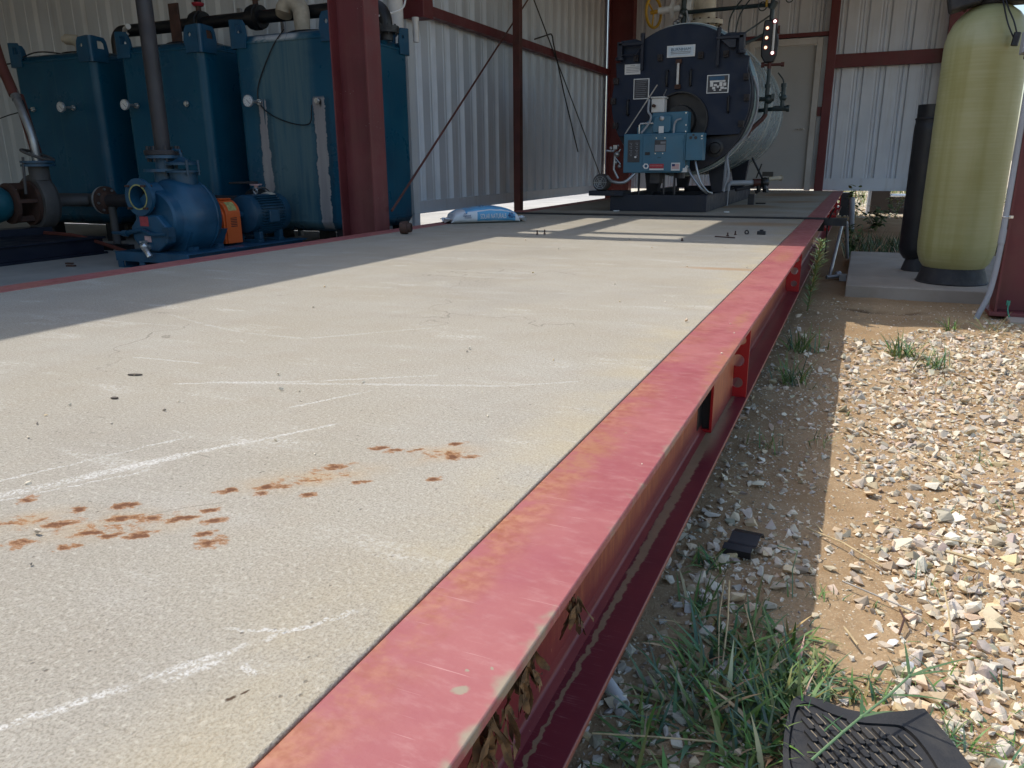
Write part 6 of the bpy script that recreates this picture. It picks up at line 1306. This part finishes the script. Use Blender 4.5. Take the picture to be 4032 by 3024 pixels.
stick([(.27, 1.90, G+.03), (.33, 1.88, G+.03)], .004, 'straw', 'thick dry stalk lying on the gravel at the right')
stick([(.06, 1.50, G+.014), (.085, 1.45, G+.012)], .0022, 'straw', 'brown straw beside the left white flat rock')
stick([(-.02, 1.98, G+.01), (-.0, 1.93, G+.012)], .0016, 'straw', 'short dry straw on the shaded gravel above the black plastic')
stick([(-.045, 1.60, G+.0), (-.052, 1.63, G+.05), (-.046, 1.645, G+.09), (-.09, 1.65, G+.092)], .0013, M('stalk_green2', (.12, .20, .11), .5), 'thin green stalk bent at the top beside the black plastic', 'twig')
# dead leaves caught under the flange edge
for x, y, z, L, lb in ((-.272, .80, -.045, .035, 'upper crumpled dead leaf hanging on the beam edge'), (-.275, .655, -.035, .05, 'middle crumpled dead leaf clump on the beam edge'), (-.28, .575, -.05, .07, 'lowest and biggest dead leaf clump hanging under the beam edge')):
    s = ([], [], [])
    for k in range(26):
        V, F, T = s; b0 = len(V); a = random.uniform(0, 6.3); q = Vector((x+random.uniform(-.006, .006), y+random.uniform(-L*.4, L*.4), z+random.uniform(-.01, .03))); dd = Vector((math.cos(a)*.25, math.sin(a)*.5, -1)).normalized(); sd = Vector((random.uniform(-1, 1), random.uniform(-1, 1), .2)).normalized()
        for i in range(5):
            wv = .0042*math.sin(PI*(i+.6)/5.2)+.001; sd = (sd+Vector((random.uniform(-1.3, 1.3), random.uniform(-1.3, 1.3), random.uniform(-1.3, 1.3)))).normalized(); dd = (dd+Vector((random.uniform(-.35, .35), random.uniform(-.5, .5), -.1))).normalized()
            V += [tuple(q-sd*wv), tuple(q+sd*wv)]; T += [(.3, .2, .1)]*2; q = q+dd*L/5+sd*.002
        for i in range(4): F.append((b0+2*i, b0+2*i+1, b0+2*i+3, b0+2*i+2))
    o = raw_mesh('dead_leaf', np.array(s[0]), np.array(s[1]), 'dead', smooth=True); tag(o, lb, 'dead leaf')
# ------------------------------------------------------------------ things seen behind, under the end wall
ps = thing('pipe_stand', (-.10, 7.5, G), 'grey A shaped pipe stand next to the deck joint', 'stand')
m = MB(); m.tube([(-.165, 6.70, G), (-.125, 7.6, -.06), (-.112, 7.72, -.035)], .014, 8); m.build('stand_leg', 'galv', ps)
m = MB(); m.tube([(-.112, 7.72, -.035), (-.09, 7.78, -.06), (-.055, 8.2, G)], .014, 8); m.build('stand_leg', 'pvc_grey', ps)
m = MB(); m.tube([(-.18, 6.55, G+.03), (-.08, 6.62, G+.035)], .016, 8); m.box((-.06, 6.58, G+.03), (.05, .06, .05)); m.ball((-.10, 6.66, G+.04), .03); tag(m.build('pipe_fitting', 'galv'), 'small grey pipe fittings on the ground left of the concrete pad', 'fitting')
cable([(-.23, 7.30, -.30), (-.235, 7.29, -.05), (-.22, 7.25, .03), (-.19, 7.22, .10)], .007, 'dark cable standing up at the end of the black joint strip')
m = MB(); m.cyl((-.068, 11.78, G), (-.10, 11.78, .0), .035, n=16); tag(m.build('round_pole', 'pvc_grey'), 'short grey round pole beside the far end of the deck', 'pole')
m = MB(); m.bx(-.30, -.12, 14.2, 14.6, G, -.03); tag(m.build('pier_block', 'pipe_dark'), 'dark block under the far deck corner', 'block')
m = MB(); m.cyl((.134, 15.1, G), (.15, 15.1, .3), .03, n=12); tag(m.build('round_pole', 'pvc_grey'), 'grey pole in the sun beside the dark crate', 'pole')
cr = thing('dark_crate', (.45, 15.4, G), 'dark box shaped crate standing on the sunlit gravel behind the wall', 'crate')
m = MB(); m.bx(.17, .47, 15.2, 15.9, G, .5); m.bx(.475, .79, 15.25, 15.9, G, -.13); m.build('crate_body', M('crate_brown', (.035, .026, .022), .7), cr, bevel=.01)
m = MB(); m.bx(.47, .80, 15.2, 15.95, -.128, -.10); m.build('crate_lid', 'white', cr, bevel=.006)
# cement grout crumbs along the slab edge
